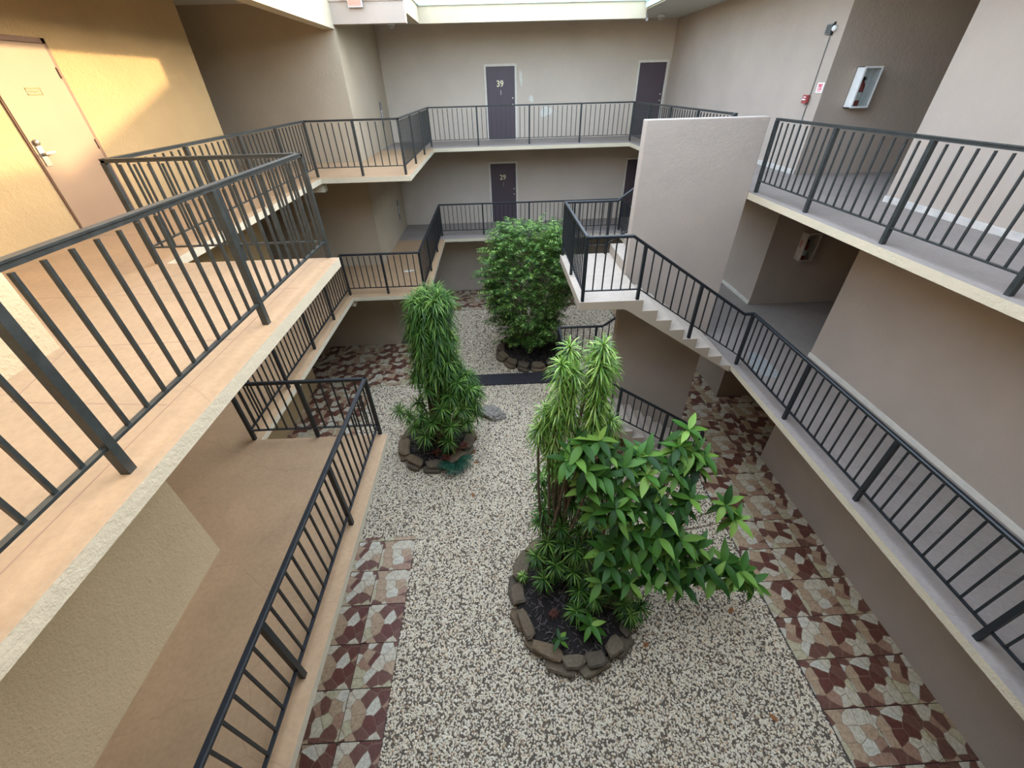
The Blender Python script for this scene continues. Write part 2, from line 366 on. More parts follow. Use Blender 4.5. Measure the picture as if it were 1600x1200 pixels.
# joints scored into the top left floor
m = MB(); w = 0.006
for a, b in (((-5.6, 3.90), (-1.98, 3.93)), ((-3.42, 2.90), (-2.14, 2.93)), ((-2.12, -0.2), (-2.13, 4.8)), ((-3.40, 2.9), (-3.20, 2.2)), ((-3.2, 2.2), (-2.14, 2.1)), ((-3.4, 0.9), (-2.14, 0.92)), ((-5.6, 6.1), (-4.0, 6.12)), ((-3.9, 3.9), (-3.2, 4.8))):
    m.sweep((a[0], a[1], F3 - 0.003), (b[0], b[1], F3 - 0.003), [(-w, -0.004), (w, -0.004), (w * 0.8, 0.0036), (-w * 0.8, 0.0036)])
struct(m.build('trim_5', M['groove']))

# ---------------------------------------------------------------- ground: bed, tiles, gravel, slate path
m = MB(); m.box((XO, YF, G - 0.3), (XE, YW, G - 0.03)); gf = struct(m.build('floor.002', M['gravel_bed'], fix=True), 'ground of the courtyard under tiles and gravel')
gt = plan([XO, WD, WN, W3, -3.88, -1.872, 4.32, WR, XE], [YF, -0.5, YN, 4.87, YD, 10.04, YC, YB + 0.06, YW, Y1, Y2], walk_g, G - 0.03, G - 0.014, 'floor.003', [M['grout']], 0)
gt['label'] = 'walkway of crazy-paving printed ceramic tiles round the gravel court'
tm = MB(); s_, h_, c_ = 0.3025, 0.014, 0.003
tm.add([(-s_, -s_, 0), (s_, -s_, 0), (s_, s_, 0), (-s_, s_, 0), (-s_, -s_, h_ - c_), (s_, -s_, h_ - c_), (s_, s_, h_ - c_), (-s_, s_, h_ - c_),
        (-s_ + c_, -s_ + c_, h_), (s_ - c_, -s_ + c_, h_), (s_ - c_, s_ - c_, h_), (-s_ + c_, s_ - c_, h_)],
       [(0, 1, 5, 4), (1, 2, 6, 5), (2, 3, 7, 6), (3, 0, 4, 7), (4, 5, 9, 8), (5, 6, 10, 9), (6, 7, 11, 10), (7, 4, 8, 11), (8, 9, 10, 11)])
tile_me = tm.mesh('tile', M['tile'])
P = 0.615; ntile = 0; extra = MB()
def tile_at(cx, cy, x0, x1, y0, y1):
    global ntile
    # clip against the walkway bounds given
    ax0, ax1, ay0, ay1 = max(cx - s_, x0), min(cx + s_, x1), max(cy - s_, y0), min(cy + s_, y1)
    if ax1 - ax0 < 0.04 or ay1 - ay0 < 0.04: return
    if ax1 - ax0 > 2 * s_ - 0.002 and ay1 - ay0 > 2 * s_ - 0.002: me = tile_me
    else:
        q = MB(); q.box((ax0 - cx, ay0 - cy, 0), (ax1 - cx, ay1 - cy, h_)); me = q.mesh('tile', M['tile'])
    link_part('tile', me, gt, (cx, cy, G - h_), (0, 0, 0)); ntile += 1
def tile_area(x0, x1, y0, y1, ox, oy):
    i0 = math.floor((x0 - ox) / P) - 1; i1 = math.ceil((x1 - ox) / P) + 1
    j0 = math.floor((y0 - oy) / P) - 1; j1 = math.ceil((y1 - oy) / P) + 1
    for i in range(i0, i1):
        for j in range(j0, j1): tile_at(ox + (i + 0.5) * P, oy + (j + 0.5) * P, x0, x1, y0, y1)
tile_area(4.32, WR, 0.9, 14.95, 4.335 , 1.12)
tile_area(-3.1, -1.875, 0.9, 4.86, -1.875, 1.70 - P)
tile_area(-5.65, -3.885, 4.9, 10.03, -3.885, 1.70 - P)
tile_area(-6.9, -1.875, 10.05, 12.49, -1.875, 10.05)
tile_area(-3.5, 3.4, 14.96, YW, -1.875, 14.96)
tile_area(WR, 7.4, Y1 + 0.02, Y2 - 0.02, 4.335, 1.12)
print('tiles', ntile)
m = MB(); m.box((-1.87, 9.82, G - 0.03), (4.32, 10.36, G + 0.035)); pth = tag(m.build('slate_path', M['slate'], bevel=0.01), 'dark slate path strip crossing between the two gravel beds', 'path')
# gravel: real pebbles scattered on the bed
def gravel(name, rects, dens, label):
    mb = MB()
    for a, b, c, d in rects: mb.add([(a, c, G - 0.012), (b, c, G - 0.012), (b, d, G - 0.012), (a, d, G - 0.012)], [(0, 1, 2, 3)])
    o = mb.build(name, M['gravel_bed'], fix=False)
    ng = bpy.data.node_groups.new(name, 'GeometryNodeTree')
    ng.interface.new_socket('Geometry', in_out='INPUT', socket_type='NodeSocketGeometry'); ng.interface.new_socket('Geometry', in_out='OUTPUT', socket_type='NodeSocketGeometry')
    n = ng.nodes; l = ng.links; gi = n.new('NodeGroupInput'); go = n.new('NodeGroupOutput')
    ds = n.new('GeometryNodeDistributePointsOnFaces'); ds.inputs['Density'].default_value = dens; ds.inputs['Seed'].default_value = 3
    ico = n.new('GeometryNodeMeshIcoSphere'); ico.inputs['Radius'].default_value = 0.0165; ico.inputs['Subdivisions'].default_value = 1
    sp = n.new('GeometryNodeSetPosition'); nt = n.new('ShaderNodeTexNoise'); nt.inputs['Scale'].default_value = 60
    sub = n.new('ShaderNodeVectorMath'); sub.operation = 'MULTIPLY_ADD'; sub.inputs[1].default_value = (0.014,) * 3; sub.inputs[2].default_value = (-0.007,) * 3
    l.new(nt.outputs['Color'], sub.inputs[0]); l.new(sub.outputs[0], sp.inputs['Offset']); l.new(ico.outputs[0], sp.inputs['Geometry'])
    sm = n.new('GeometryNodeSetMaterial'); sm.inputs['Material'].default_value = M['pebble']; l.new(sp.outputs[0], sm.inputs[0])
    ss = n.new('GeometryNodeSetShadeSmooth'); l.new(sm.outputs[0], ss.inputs[0])
    ip = n.new('GeometryNodeInstanceOnPoints'); l.new(gi.outputs[0], ds.inputs['Mesh']); l.new(ds.outputs['Points'], ip.inputs['Points']); l.new(ss.outputs[0], ip.inputs['Instance'])
    rr = n.new('FunctionNodeRandomValue'); rr.data_type = 'FLOAT_VECTOR'; rr.inputs[0].default_value = (-0.5, -0.5, 0); rr.inputs[1].default_value = (0.5, 0.5, 6.28); l.new(rr.outputs[0], ip.inputs['Rotation'])
    rs = n.new('FunctionNodeRandomValue'); rs.data_type = 'FLOAT_VECTOR'; rs.inputs[0].default_value = (0.55, 0.5, 0.4); rs.inputs[1].default_value = (1.55, 1.15, 0.85); l.new(rs.outputs[0], ip.inputs['Scale']); rs.inputs['Seed'].default_value = 9
    jn = n.new('GeometryNodeJoinGeometry'); l.new(gi.outputs[0], jn.inputs[0]); l.new(ip.outputs[0], jn.inputs[0]); l.new(jn.outputs[0], go.inputs[0])
    mod = o.modifiers.new('pebbles', 'NODES'); mod.node_group = ng
    return tag(o, label, 'gravel', kind='stuff')
gravel('gravel', [(-1.87, 4.315, 0.5, 4.87), (-3.88, 4.315, 4.87, 9.815), (-3.88, -1.872, 9.815, 10.04)], 1900, 'white and tan pebble gravel filling the front courtyard bed')
gravel('gravel', [(-1.87, 4.315, 10.365, 14.95)], 1500, 'grey white pebble gravel filling the bed beyond the slate path')

# ---------------------------------------------------------------- stairs
def flight(name, dirn, y0, y1, z_low, z_high, label, solid=False):
    # steps rise towards -x (front flight) or +x (rear flight)
    m = MB(); n = 7
    if dirn < 0:   # front: landing nose at x=2.44, floor level reached at 4.12
        top = [(SX0, z_high)] + sum([[(2.44 + RUN * k, z_high - RISE * k), (2.44 + RUN * k, z_high - RISE * (k + 1))] for k in range(n)], [])
        top += [(SXE - 0.001, z_low)]
        if solid: bot = [(SXE - 0.001, z_low - 0.02), (SXE - 0.001, G - 0.03), (4.0, G - 0.03), (2.14, z_high - 0.165), (SX0, z_high - 0.15)]
        else: bot = [(SXE - 0.001, z_low - 0.16), (2.14, z_high - 0.165), (SX0, z_high - 0.15)]
    else:          # rear: risers start at x=2.41, reach the upper floor at 4.09
        top = [(SX0, z_low)] + sum([[(SXW + RUN * k, z_low + RISE * k), (SXW + RUN * k, z_low + RISE * (k + 1))] for k in range(n)], [])
        top += [(SXE - 0.001, z_high)]
        bot = [(SXE - 0.001, z_high - 0.105), (4.2, z_high - 0.13), (2.62, z_low - 0.15), (SX0, z_low - 0.15)]
    m.prism_y(top + bot, y0, y1)
    return m
def stair(name, z0, zm, z1, label, ground=False):
    t = empty(name, (0, 0, 0)); tag(t, label, 'staircase')
    a = flight('f', -1, SY0, SYW, z0, zm, '', ground); a.build('lower_flight', [M['floor_stair'], M['stair_side']], t, bevel=0.008)
    b = flight('r', 1, SYW + 0.2, SY1, zm, z1, ''); b.build('upper_flight', [M['floor_stair'], M['stair_side']], t, bevel=0.008)
    c = MB(); c.box((SX0, SYW + 0.001, zm - 0.15), (SXW - 0.001, SYW + 0.199, zm - 0.0005)); c.build('landing_slab', M['floor_stair'], t)
    return t
stair('staircase', F2, LU, F3, 'concrete staircase with seven-step sawtooth flight from the middle gallery to the top one')
stair('staircase', G + 0.001, LG, F2, 'concrete staircase rising from the tiled walkway to the middle gallery', True)
m = MB(); m.box((SXW, SYW, G - 0.03), (SXE - 0.003, SYW + 0.2, -0.497)); struct(m.build('wall_stair', M['wall'], bevel=0.012))

# ---------------------------------------------------------------- railings
PW, BW = 0.05, 0.019
def vbox_mesh(name, w, h):
    q = MB(); q.box((-w / 2, -w / 2, 0), (w / 2, w / 2, h)); return q.mesh(name, M['rail'])
post_me = vbox_mesh('post', PW, H - 0.03); bal_me = vbox_mesh('baluster', BW, H - 0.24)
RAILM = {'m': M['rail']}
def worn(me):
    c = me.copy(); c.materials[0] = M['rail_worn']; return c
post_w = worn(post_me); bal_w = worn(bal_me)
CAP = [(-0.027, -0.018), (-0.022, -0.03), (0.022, -0.03), (0.027, -0.018), (0.027, 0.004), (0.018, 0.014), (-0.018, 0.014), (-0.027, 0.004)]
FLAT = [(-0.027, -0.006), (-0.020, -0.008), (-0.020, -0.032), (0.020, -0.032), (0.020, -0.008), (0.027, -0.006), (0.027, 0.005), (-0.027, 0.005)]
BOT = [(-0.017, -0.008), (0.017, -0.008), (0.017, 0.008), (-0.017, 0.008)]
def rail_run(root, p0, p1, posts, prof=CAP, gap=0.15, ext0=0.02, ext1=0.02, post_drop=0.0, bars=True):
    """p0,p1: points at floor level under the rail; posts: fractions along the run (posts drawn there)"""
    p0 = Vector(p0); p1 = Vector(p1); d = p1 - p0; L = Vector((d.x, d.y, 0)).length; dn = d.normalized()
    q = MB(); q.sweep(p0 - dn * ext0 + Vector((0, 0, H)), p1 + dn * ext1 + Vector((0, 0, H)), prof); q.build('top_rail', RAILM['m'], root)
    q = MB(); q.sweep(p0 + Vector((0, 0, 0.185)), p1 + Vector((0, 0, 0.185)), BOT); q.build('bottom_rail', RAILM['m'], root)
    rz = math.atan2(d.y, d.x)
    for t in posts:
        c = p0 + d * t; link_part('post', post_w if RAILM['m'] is M['rail_worn'] else post_me, root, (c.x, c.y, c.z - post_drop), (0, 0, rz))
    if not bars: return
    ts = sorted(set([0.0] + list(posts) + [1.0]))
    for a, b in zip(ts[:-1], ts[1:]):
        seg = (b - a) * L; n = max(1, round(seg / gap))
        if seg < 0.12: continue
        for k in range(1, n):
            c = p0 + d * (a + (b - a) * k / n); link_part('baluster', bal_w if RAILM['m'] is M['rail_worn'] else bal_me, root, (c.x, c.y, c.z + 0.19), (0, 0, rz))
def fr(vals, a, b): return [(v - a) / (b - a) for v in vals]
def gallery_rail(z, prof, label):
    t = empty('railing'); tag(t, label, 'railing')
    rail_run(t, (RL, YNEAR - 0.1, z), (RL, RYP, z), fr([-0.1, 1.54, 3.18, RYP], YNEAR - 0.1, RYP), prof)
    rail_run(t, (RL, RYP, z), (RF, RYP, z), [0.495, 1.0], prof)
    rail_run(t, (RF, RYP, z), (RF, RYJ, z), fr([6.18, 7.55, 8.88, RYJ], RYP, RYJ), prof)
    rail_run(t, (RF, RYJ, z), (RM, RYJ, z), fr([-2.94, RM], RF, RM), prof)
    rail_run(t, (RM, RYJ, z), (RM, RYB, z), fr([11.84, 13.53, RYB], RYJ, RYB), prof)
    rail_run(t, (RM, RYB, z), (RR, RYB, z), fr([-0.47, 1.18, 2.81, RR], RM, RR), prof)
    rail_run(t, (RR, RYB, z), (RR, 8.75, z), fr([13.7, 12.05, 10.4, 8.75], RYB, 8.75), prof)
RAILM['m'] = M['rail_worn']
gallery_rail(F3, FLAT, 'long black metal railing round the left and back of the top gallery')
RAILM['m'] = M['rail']
gallery_rail(F2, CAP, 'long black metal railing round the left and back of the middle gallery')
RAILM['m'] = M['rail_worn']
t = empty('railing'); tag(t, 'black metal railing along the right edge of the top gallery', 'railing')
rail_run(t, (RR, YNEAR - 0.1, F3), (RR, 7.40, F3), fr([0.28, 1.72, 3.16, 4.6, 6.04, 7.40], YNEAR - 0.1, 7.40), FLAT, 0.155)
RAILM['m'] = M['rail']
t = empty('railing'); tag(t, 'black metal railing along the right edge of the middle gallery', 'railing')
rail_run(t, (RR, YNEAR - 0.1, F2), (RR, 6.336, F2), fr([-0.1, 1.53, 3.16, 4.75, 6.336], YNEAR - 0.1, 6.336), CAP, 0.155)
def stair_rail(zl, zlow, zhigh, label, end=False):
    t = empty('railing'); tag(t, label, 'railing')
    x0, yf, yb = 1.394, 6.336, 8.66
    # front: short level piece over the landing, then down the flight
    q = MB(); q.sweep((x0 - 0.02, yf, zl + H), (2.11, yf, zl + H), CAP); q.sweep((2.11, yf, zl + H), (4.30, yf, zlow + H), CAP); 
    if not end: q.sweep((4.30, yf, zlow + H), (4.45, yf, zlow + H), CAP)
    q.build('top_rail', RAILM['m'], t)
    zf = lambda x: zl if x < 2.3 else zl + (zlow - zl) * (x - 2.3) / 2.14
    q = MB(); q.sweep((x0, yf, zl + 0.185), (2.34, yf, zl + 0.185), BOT); q.sweep((2.34, yf, zl + 0.185), (4.42, yf, zlow + 0.22), BOT); q.build('bottom_rail', RAILM['m'], t)
    for x, zb in ((x0, zl), (2.33, zl), (3.40, zl - RISE * 4)) + (((4.28, zlow),) if end else ()):
        top = (zl if x < 2.11 else zl + (zlow - zl) * (x - 2.11) / 2.19) + H
        b = MB(); b.box((-PW / 2, -PW / 2, 0), (PW / 2, PW / 2, top - zb - 0.01)); link_part('post', b.mesh('post', RAILM['m']), t, (x, yf, zb))
    xs = [x0 + 0.156 * k for k in range(1, 6)] + [2.33 + 0.153 * k for k in range(1, 7)] + [3.40 + 0.153 * k for k in range(1, 7)]
    for x in xs:
        top = (zl if x < 2.11 else zl + (zlow - zl) * (x - 2.11) / 2.19) + H - 0.02
        bz = (zl if x < 2.34 else zl + (zlow + 0.035 - zl) * (x - 2.34) / 2.08) + 0.185
        b = MB(); b.box((-BW / 2, -BW / 2, 0), (BW / 2, BW / 2, top - bz)); link_part('baluster', b.mesh('baluster', RAILM['m']), t, (x, yf, bz))
    rail_run(t, (x0, yf, zl), (x0, yb, zl), [0.52, 1.0], CAP, 0.13)
    # rear: level, then up the rear flight
    q = MB(); q.sweep((x0, yb, zl + H), (2.45, yb, zl + H), CAP); q.sweep((2.45, yb, zl + H), (4.40, yb, zhigh + H), CAP); q.build('top_rail', RAILM['m'], t)
    q = MB(); q.sweep((x0, yb, zl + 0.185), (2.30, yb, zl + 0.185), BOT); q.sweep((2.30, yb, zl + 0.185), (4.36, yb, zhigh + 0.16), BOT); q.build('bottom_rail', RAILM['m'], t)
    for k in range(1, 20):
        x = x0 + 0.153 * k
        top = (zl if x < 2.45 else zl + (zhigh - zl) * (x - 2.45) / 1.95) + H - 0.02
        bz = (zl if x < 2.3 else zl + (zhigh - zl) * (x - 2.3) / 2.06) + 0.185
        w_ = PW if k in (6, 13) else BW; zb = bz if w_ == BW else (zl if k == 6 else zl + RISE * 4)
        b = MB(); b.box((-w_ / 2, -w_ / 2, 0), (w_ / 2, w_ / 2, top - zb)); link_part('post' if w_ == PW else 'baluster', b.mesh('baluster', RAILM['m']), t, (x, yb, zb))
stair_rail(LU, F2, F3, 'black metal stair railing round the upper half landing beside the tall pale wall')
stair_rail(LG, G, F2, 'black metal stair railing of the lower stairs beside the ground level wall', True)

# ---------------------------------------------------------------- doors on the back wall
def text_mesh(txt, size, depth, mat, bold=0.0):
    cu = bpy.data.curves.new('t', 'FONT'); cu.body = txt; cu.size = size; cu.extrude = depth; cu.align_x = 'CENTER'; cu.align_y = 'CENTER'; cu.offset = bold; cu.resolution_u = 3
    o = bpy.data.objects.new('t', cu); col.objects.link(o); bpy.context.view_layer.update()
    me = bpy.data.meshes.new_from_object(o.evaluated_get(bpy.context.evaluated_depsgraph_get()))
    bpy.data.objects.remove(o); me.materials.clear(); me.materials.append(mat); return me
idx = [0]
def back_door(x0, x1, z, num, label):
    idx[0] += 1; y = YW
    m = MB(); m.box((x0, y - 0.02, z + 0.015), (x1, y + 0.0, z + 2.06)); d = m.build('door_%d' % idx[0], M['door'], bevel=0.004); struct(d, label)
    m = MB(); m.box((x0 - 0.07, y - 0.045, z), (x0 - 0.004, y, z + 2.13)); m.box((x1 + 0.004, y - 0.045, z), (x1 + 0.07, y, z + 2.13)); m.box((x0 - 0.004, y - 0.045, z + 2.064), (x1 + 0.004, y, z + 2.13)); m.build('door_frame', M['frame'], d)
    m = MB(); m.box((x0, y - 0.06, z), (x1, y, z + 0.014)); m.build('threshold', M['metal'], d)
    if num:
        link_part('number', text_mesh(num, 0.24, 0.004, M['numeral'], 0.004), d, ((x0 + x1) / 2 - 0.02, y - 0.026, z + 1.60), (R(90), 0, 0))
        m = MB(); m.lathe(((x0 + x1) / 2, y - 0.02, z + 1.42), [(0.014, 0), (0.012, -0.012)], 10, 'y'); m.box(((x0 + x1) / 2 - 0.01, y - 0.026, z + 1.30), ((x0 + x1) / 2 + 0.01, y - 0.02, z + 1.40)); m.build('peephole', M['metal'], d)
    m = MB(); xk = x1 - 0.07
    m.lathe((xk, y - 0.02, z + 1.02), [(0.03, 0), (0.03, -0.012), (0.012, -0.014), (0.012, -0.04), (0.028, -0.045), (0.03, -0.065), (0.018, -0.08)], 14, 'y'); m.build('door_knob', M['metal'], d, True)
    m = MB(); m.lathe((xk, y - 0.02, z + 1.20), [(0.028, 0), (0.028, -0.018), (0.02, -0.024)], 14, 'y'); m.build('deadbolt', M['metal'], d, True)
    m = MB()
    for hz_ in (0.25, 1.1, 1.75): m.box((x1 - 0.004, y - 0.052, z + hz_), (x1 + 0.012, y - 0.02, z + hz_ + 0.1))
    m.build('hinge', M['metal'], d)
back_door(-0.13, 0.81, F3, '39', 'plum brown door numbered 39 on the top gallery')
back_door(4.97, 5.86, F3, None, 'plum brown door without number in the top right back corner')
back_door(-0.13, 0.80, F2, '29', 'plum brown door numbered 29 on the middle gallery')
back_door(4.97, 5.86, F2, None, 'dark door in the back right corner of the middle gallery')
# tan door on the left wall
idx[0] += 1
x = WD; z = F3; ya, yb = 5.98, 6.95
m = MB(); m.box((x, ya, z + 0.01), (x + 0.03, yb, z + 2.13)); d = m.build('door_%d' % idx[0], M['door_tan'], bevel=0.004); struct(d, 'tan metal door with a small framed print in the sunlit left wall')
m = MB(); m.box((x, yb + 0.006, z), (x + 0.02, yb + 0.06, z + 2.19)); m.box((x, ya - 0.014, z), (x + 0.02, ya - 0.005, z + 2.14)); m.box((x, ya - 0.014, z + 2.136), (x + 0.02, yb + 0.06, z + 2.19)); m.build('door_frame', M['frame_dark'], d)
for hz_ in (0.28, 0.98, 1.78):
    m = MB(); m.box((x + 0.02, yb - 0.012, z + hz_), (x + 0.045, yb + 0.02, z + hz_ + 0.115)); m.build('hinge', M['frame_dark'], d)
m = MB(); m.lathe((x + 0.03, ya + 0.07, z + 1.14), [(0.032, 0), (0.032, 0.03), (0.024, 0.036)], 16, 'x'); m.build('deadbolt', M['metal'], d, True)
m = MB(); m.box((x + 0.03, ya + 0.03, z + 0.88), (x + 0.042, ya + 0.11, z + 1.10)); m.lathe((x + 0.04, ya + 0.07, z + 1.02), [(0.015, 0), (0.013, 0.05)], 12, 'x'); m.box((x + 0.075, ya + 0.055, z + 1.005), (x + 0.095, ya + 0.20, z + 1.035)); m.build('door_handle', M['metal'], d, bevel=0.003)
m = MB(); sy0, sy1, sz0, sz1 = 6.33, 6.54, F3 + 1.61, F3 + 1.685
for a, b in (((sy0, sz0), (sy1, sz0 + 0.012)), ((sy0, sz1 - 0.012), (sy1, sz1)), ((sy0, sz0), (sy0 + 0.008, sz1)), ((sy1 - 0.008, sz0), (sy1, sz1))): m.box((x + 0.03, a[0], a[1]), (x + 0.033, b[0], b[1]))
for k, (a, b, c) in enumerate(((0.03, 0.055, 0.0), (0.06, 0.10, 0.004), (0.105, 0.135, -0.005), (0.14, 0.18, 0.002))): m.box((x + 0.03, sy0 + a, sz0 + 0.03 + c), (x + 0.033, sy0 + b, sz0 + 0.043 + c))
m.build('door_print', M['olive'], d)

# ---------------------------------------------------------------- wall fittings
def cabinet(z, mat, label, letters=False, lz=0):
    x0, x1, y0, y1 = 6.48, 6.80, Y2 - 0.20, Y2
    if letters: x0, x1 = 6.66, 6.96
    z0 = z; z1 = z + 0.60
    t = empty('extinguisher_cabinet', ((x0 + x1) / 2, y1, z0)); tag(t, label, 'cabinet')
    def b(n, pts, mt, bev=0):
        q = MB()
        for a, c in pts: q.box((a[0] - t.location.x, a[1] - t.location.y, a[2] - t.location.z), (c[0] - t.location.x, c[1] - t.location.y, c[2] - t.location.z))
        return q.build(n, mt, t, bevel=bev)
    w = 0.012
    b('body', [((x0, y0 + 0.02, z0), (x0 + w, y1, z1)), ((x1 - w, y0 + 0.02, z0), (x1, y1, z1)), ((x0, y0 + 0.02, z0), (x1, y1, z0 + w)), ((x0, y0 + 0.02, z1 - w), (x1, y1, z1)), ((x0, y1 - w, z0), (x1, y1, z1))], mat)
    f = 0.028
    dd = b('door_frame', [((x0, y0, z0), (x0 + f, y0 + 0.019, z1)), ((x1 - f, y0, z0), (x1, y0 + 0.019, z1)), ((x0 + f, y0, z0), (x1 - f, y0 + 0.019, z0 + f)), ((x0 + f, y0, z1 - f), (x1 - f, y0 + 0.019, z1))], mat)
    b('glass_pane', [((x0 + f, y0 + 0.008, z0 + f), (x1 - f, y0 + 0.012, z1 - f))], M['pane'])
    if letters:
        g = text_mesh('FIRE', 0.085, 0.002, M['red_print']); link_part('lettering', g, t, (x0 - 0.003 - t.location.x, (y0 + y1) / 2 - t.location.y + 0.01, 0.36), (R(90), R(-90), R(-90)))
    # the red extinguisher inside is a thing of its own
    e = empty('fire_extinguisher', ((x0 + x1) / 2 - 0.03, y0 + 0.11, z0 + w)); tag(e, 'red fire extinguisher inside the ' + ('dark lettered cabinet' if letters else 'white cabinet') + ' on the right', 'extinguisher')
    q = MB(); q.lathe((0, 0, 0), [(0.05, 0), (0.056, 0.01), (0.056, 0.30), (0.045, 0.34), (0.02, 0.37), (0.02, 0.385)], 18); q.build('tank', M['red'], e, True)
    q = MB(); q.lathe((0, 0, 0.1), [(0.0572, 0), (0.0572, 0.12)], 18); q.build('tank_label', M['white'], e, True)
    q = MB(); q.box((-0.015, -0.06, 0.40), (0.015, 0.03, 0.415)); q.box((-0.012, -0.055, 0.43), (0.012, 0.03, 0.44)); q.box((-0.015, -0.015, 0.38), (0.015, 0.02, 0.43)); q.build('valve_lever', M['rail'], e)
mp, n_, l_, p_ = nm('clear_pane', 0.05); p_.inputs['Transmission Weight'].default_value = 1.0; p_.inputs['Base Color'].default_value = (0.9, 0.95, 0.95, 1); p_.inputs['IOR'].default_value = 1.3; M['pane'] = mp
cabinet(-0.49, M['white'], 'white fire extinguisher cabinet with glass front on the top right recess wall')
cabinet(F2 + 1.10, M['offwhite'], 'shaded extinguisher cabinet lettered FIRE under the top right gallery', True)
# alarm horn, conduit, pull station, red sign
t = empty('alarm_strobe', (WR, 9.14, 0.65)); tag(t, 'grey alarm horn strobe high on the top right wall with conduit below', 'alarm')
q = MB(); q.box((-0.05, -0.02, -0.07), (0, 0.12, 0.07)); q.build('horn', M['grey'], t, bevel=0.004)
q = MB()
for k in range(5): q.box((-0.056, -0.005, -0.05 + k * 0.022), (-0.0505, 0.10, -0.04 + k * 0.022))
q.build('grille', M['rail'], t)
q = MB(); q.box((-0.03, -0.045, -0.09), (0, -0.022, 0.09)); q.build('backplate', M['rail'], t)
q = MB(); q.lathe((0, -0.08, 0), [(0.045, 0), (0.045, -0.03), (0.03, -0.06)], 14, 'x'); q.build('strobe_lens', M['white'], t, True)
q = MB(); q.tube([(-0.012, 0.0, -0.07), (-0.012, 0.0, F3 - 0.65)], 0.009, 8); q.build('conduit', M['grey'], t)
t = empty('pull_station', (WR - 0.024, 9.16, -0.35)); tag(t, 'small red fire alarm pull station on the conduit of the top right wall', 'alarm')
q = MB(); q.box((-0.05, -0.05, -0.07), (-0.0, 0.09, 0.06)); q.build('housing', M['red'], t, bevel=0.004)
q = MB(); q.box((-0.062, -0.02, -0.02), (-0.0505, 0.06, 0.0)); q.box((-0.056, -0.01, 0.02), (-0.0505, 0.05, 0.035)); q.build('pull_handle', M['white'], t)
t = empty('fire_alarm_sign', (WR - 0.001, 8.94, -0.18)); tag(t, 'small white and red fire sign beside the conduit on the right wall', 'sign')
q = MB(); q.box((-0.005, -0.09, -0.075), (0, 0.09, 0.075)); q.build('plate', M['white'], t)
q = MB(); q.box((-0.0065, -0.06, 0.045), (-0.005, 0.06, 0.055)); q.box((-0.0065, -0.06, -0.055), (-0.005, 0.06, -0.045)); q.build('red_bars', M['red_print'], t)
link_part('lettering', text_mesh('FIRE', 0.062, 0.001, M['red_print'], 0.002), t, (-0.0062, 0, 0.018), (R(90), 0, R(-90)))
link_part('lettering', text_mesh('ALARM', 0.036, 0.001, M['red_print'], 0.001), t, (-0.0062, 0, -0.022), (R(90), 0, R(-90)))
# call panels on the left back wall
for z, lab in ((-0.70, 'grey lift call panel with white button on the top gallery'), (-3.58, 'grey lift call panel on the middle gallery left wall')):
    t = empty('call_panel', (W3, 15.78, z)); tag(t, lab, 'panel')
    q = MB(); q.box((0, -0.09, -0.33), (0.012, 0.13, 0.33)); q.build('plate', M['grey'], t, bevel=0.003)
    q = MB(); q.box((0.012, -0.03, -0.13), (0.02, 0.06, 0.12)); q.build('button_plate', M['white'], t, bevel=0.003)
    q = MB(); q.lathe((0.02, 0.015, 0.03), [(0.02, 0), (0.018, 0.01)], 12, 'x'); q.lathe((0.02, 0.015, -0.05), [(0.02, 0), (0.018, 0.01)], 12, 'x'); q.build('button', M['grey'], t)
# exit sign with two lamp heads on the roof beam
me_, ne_, le_, pe_ = nm('lit_red_letters', 0.5); pe_.inputs['Base Color'].default_value = srgb(220, 60, 50); pe_.inputs['Emission Color'].default_value = (1, 0.12, 0.08, 1); pe_.inputs['Emission Strength'].default_value = 1.6
mf_, nf_, lf_, pf_ = nm('lit_sign_face', 0.5); pf_.inputs['Base Color'].default_value = srgb(200, 120, 105); pf_.inputs['Emission Color'].default_value = (1, 0.25, 0.2, 1); pf_.inputs['Emission Strength'].default_value = 0.25
t = empty('exit_sign', (-2.93, YC - 0.02, 1.56)); tag(t, 'red EXIT sign with two lamp heads on the roof beam', 'sign')
q = MB(); q.box((-0.16, -0.05, -0.11), (0.16, 0, 0.11)); q.build('housing', M['offwhite'], t, bevel=0.004)
q = MB(); q.box((-0.14, -0.053, -0.085), (0.13, -0.05, 0.095)); q.build('sign_face', mf_, t)
link_part('lettering', text_mesh('EXIT', 0.15, 0.002, me_, 0.003), t, (0, -0.056, 0.0), (R(90), 0, 0))
for s in (-1, 1):
    q = MB(); q.lathe((s * 0.27, -0.03, 0.06), [(0.02, 0.02), (0.035, -0.01), (0.05, -0.06), (0.05, -0.07)], 14, 'y'); q.box((min(s * 0.16, s * 0.26), -0.03, 0.05), (max(s * 0.16, s * 0.26), -0.015, 0.07)); q.build('lamp_head', M['white'], t)
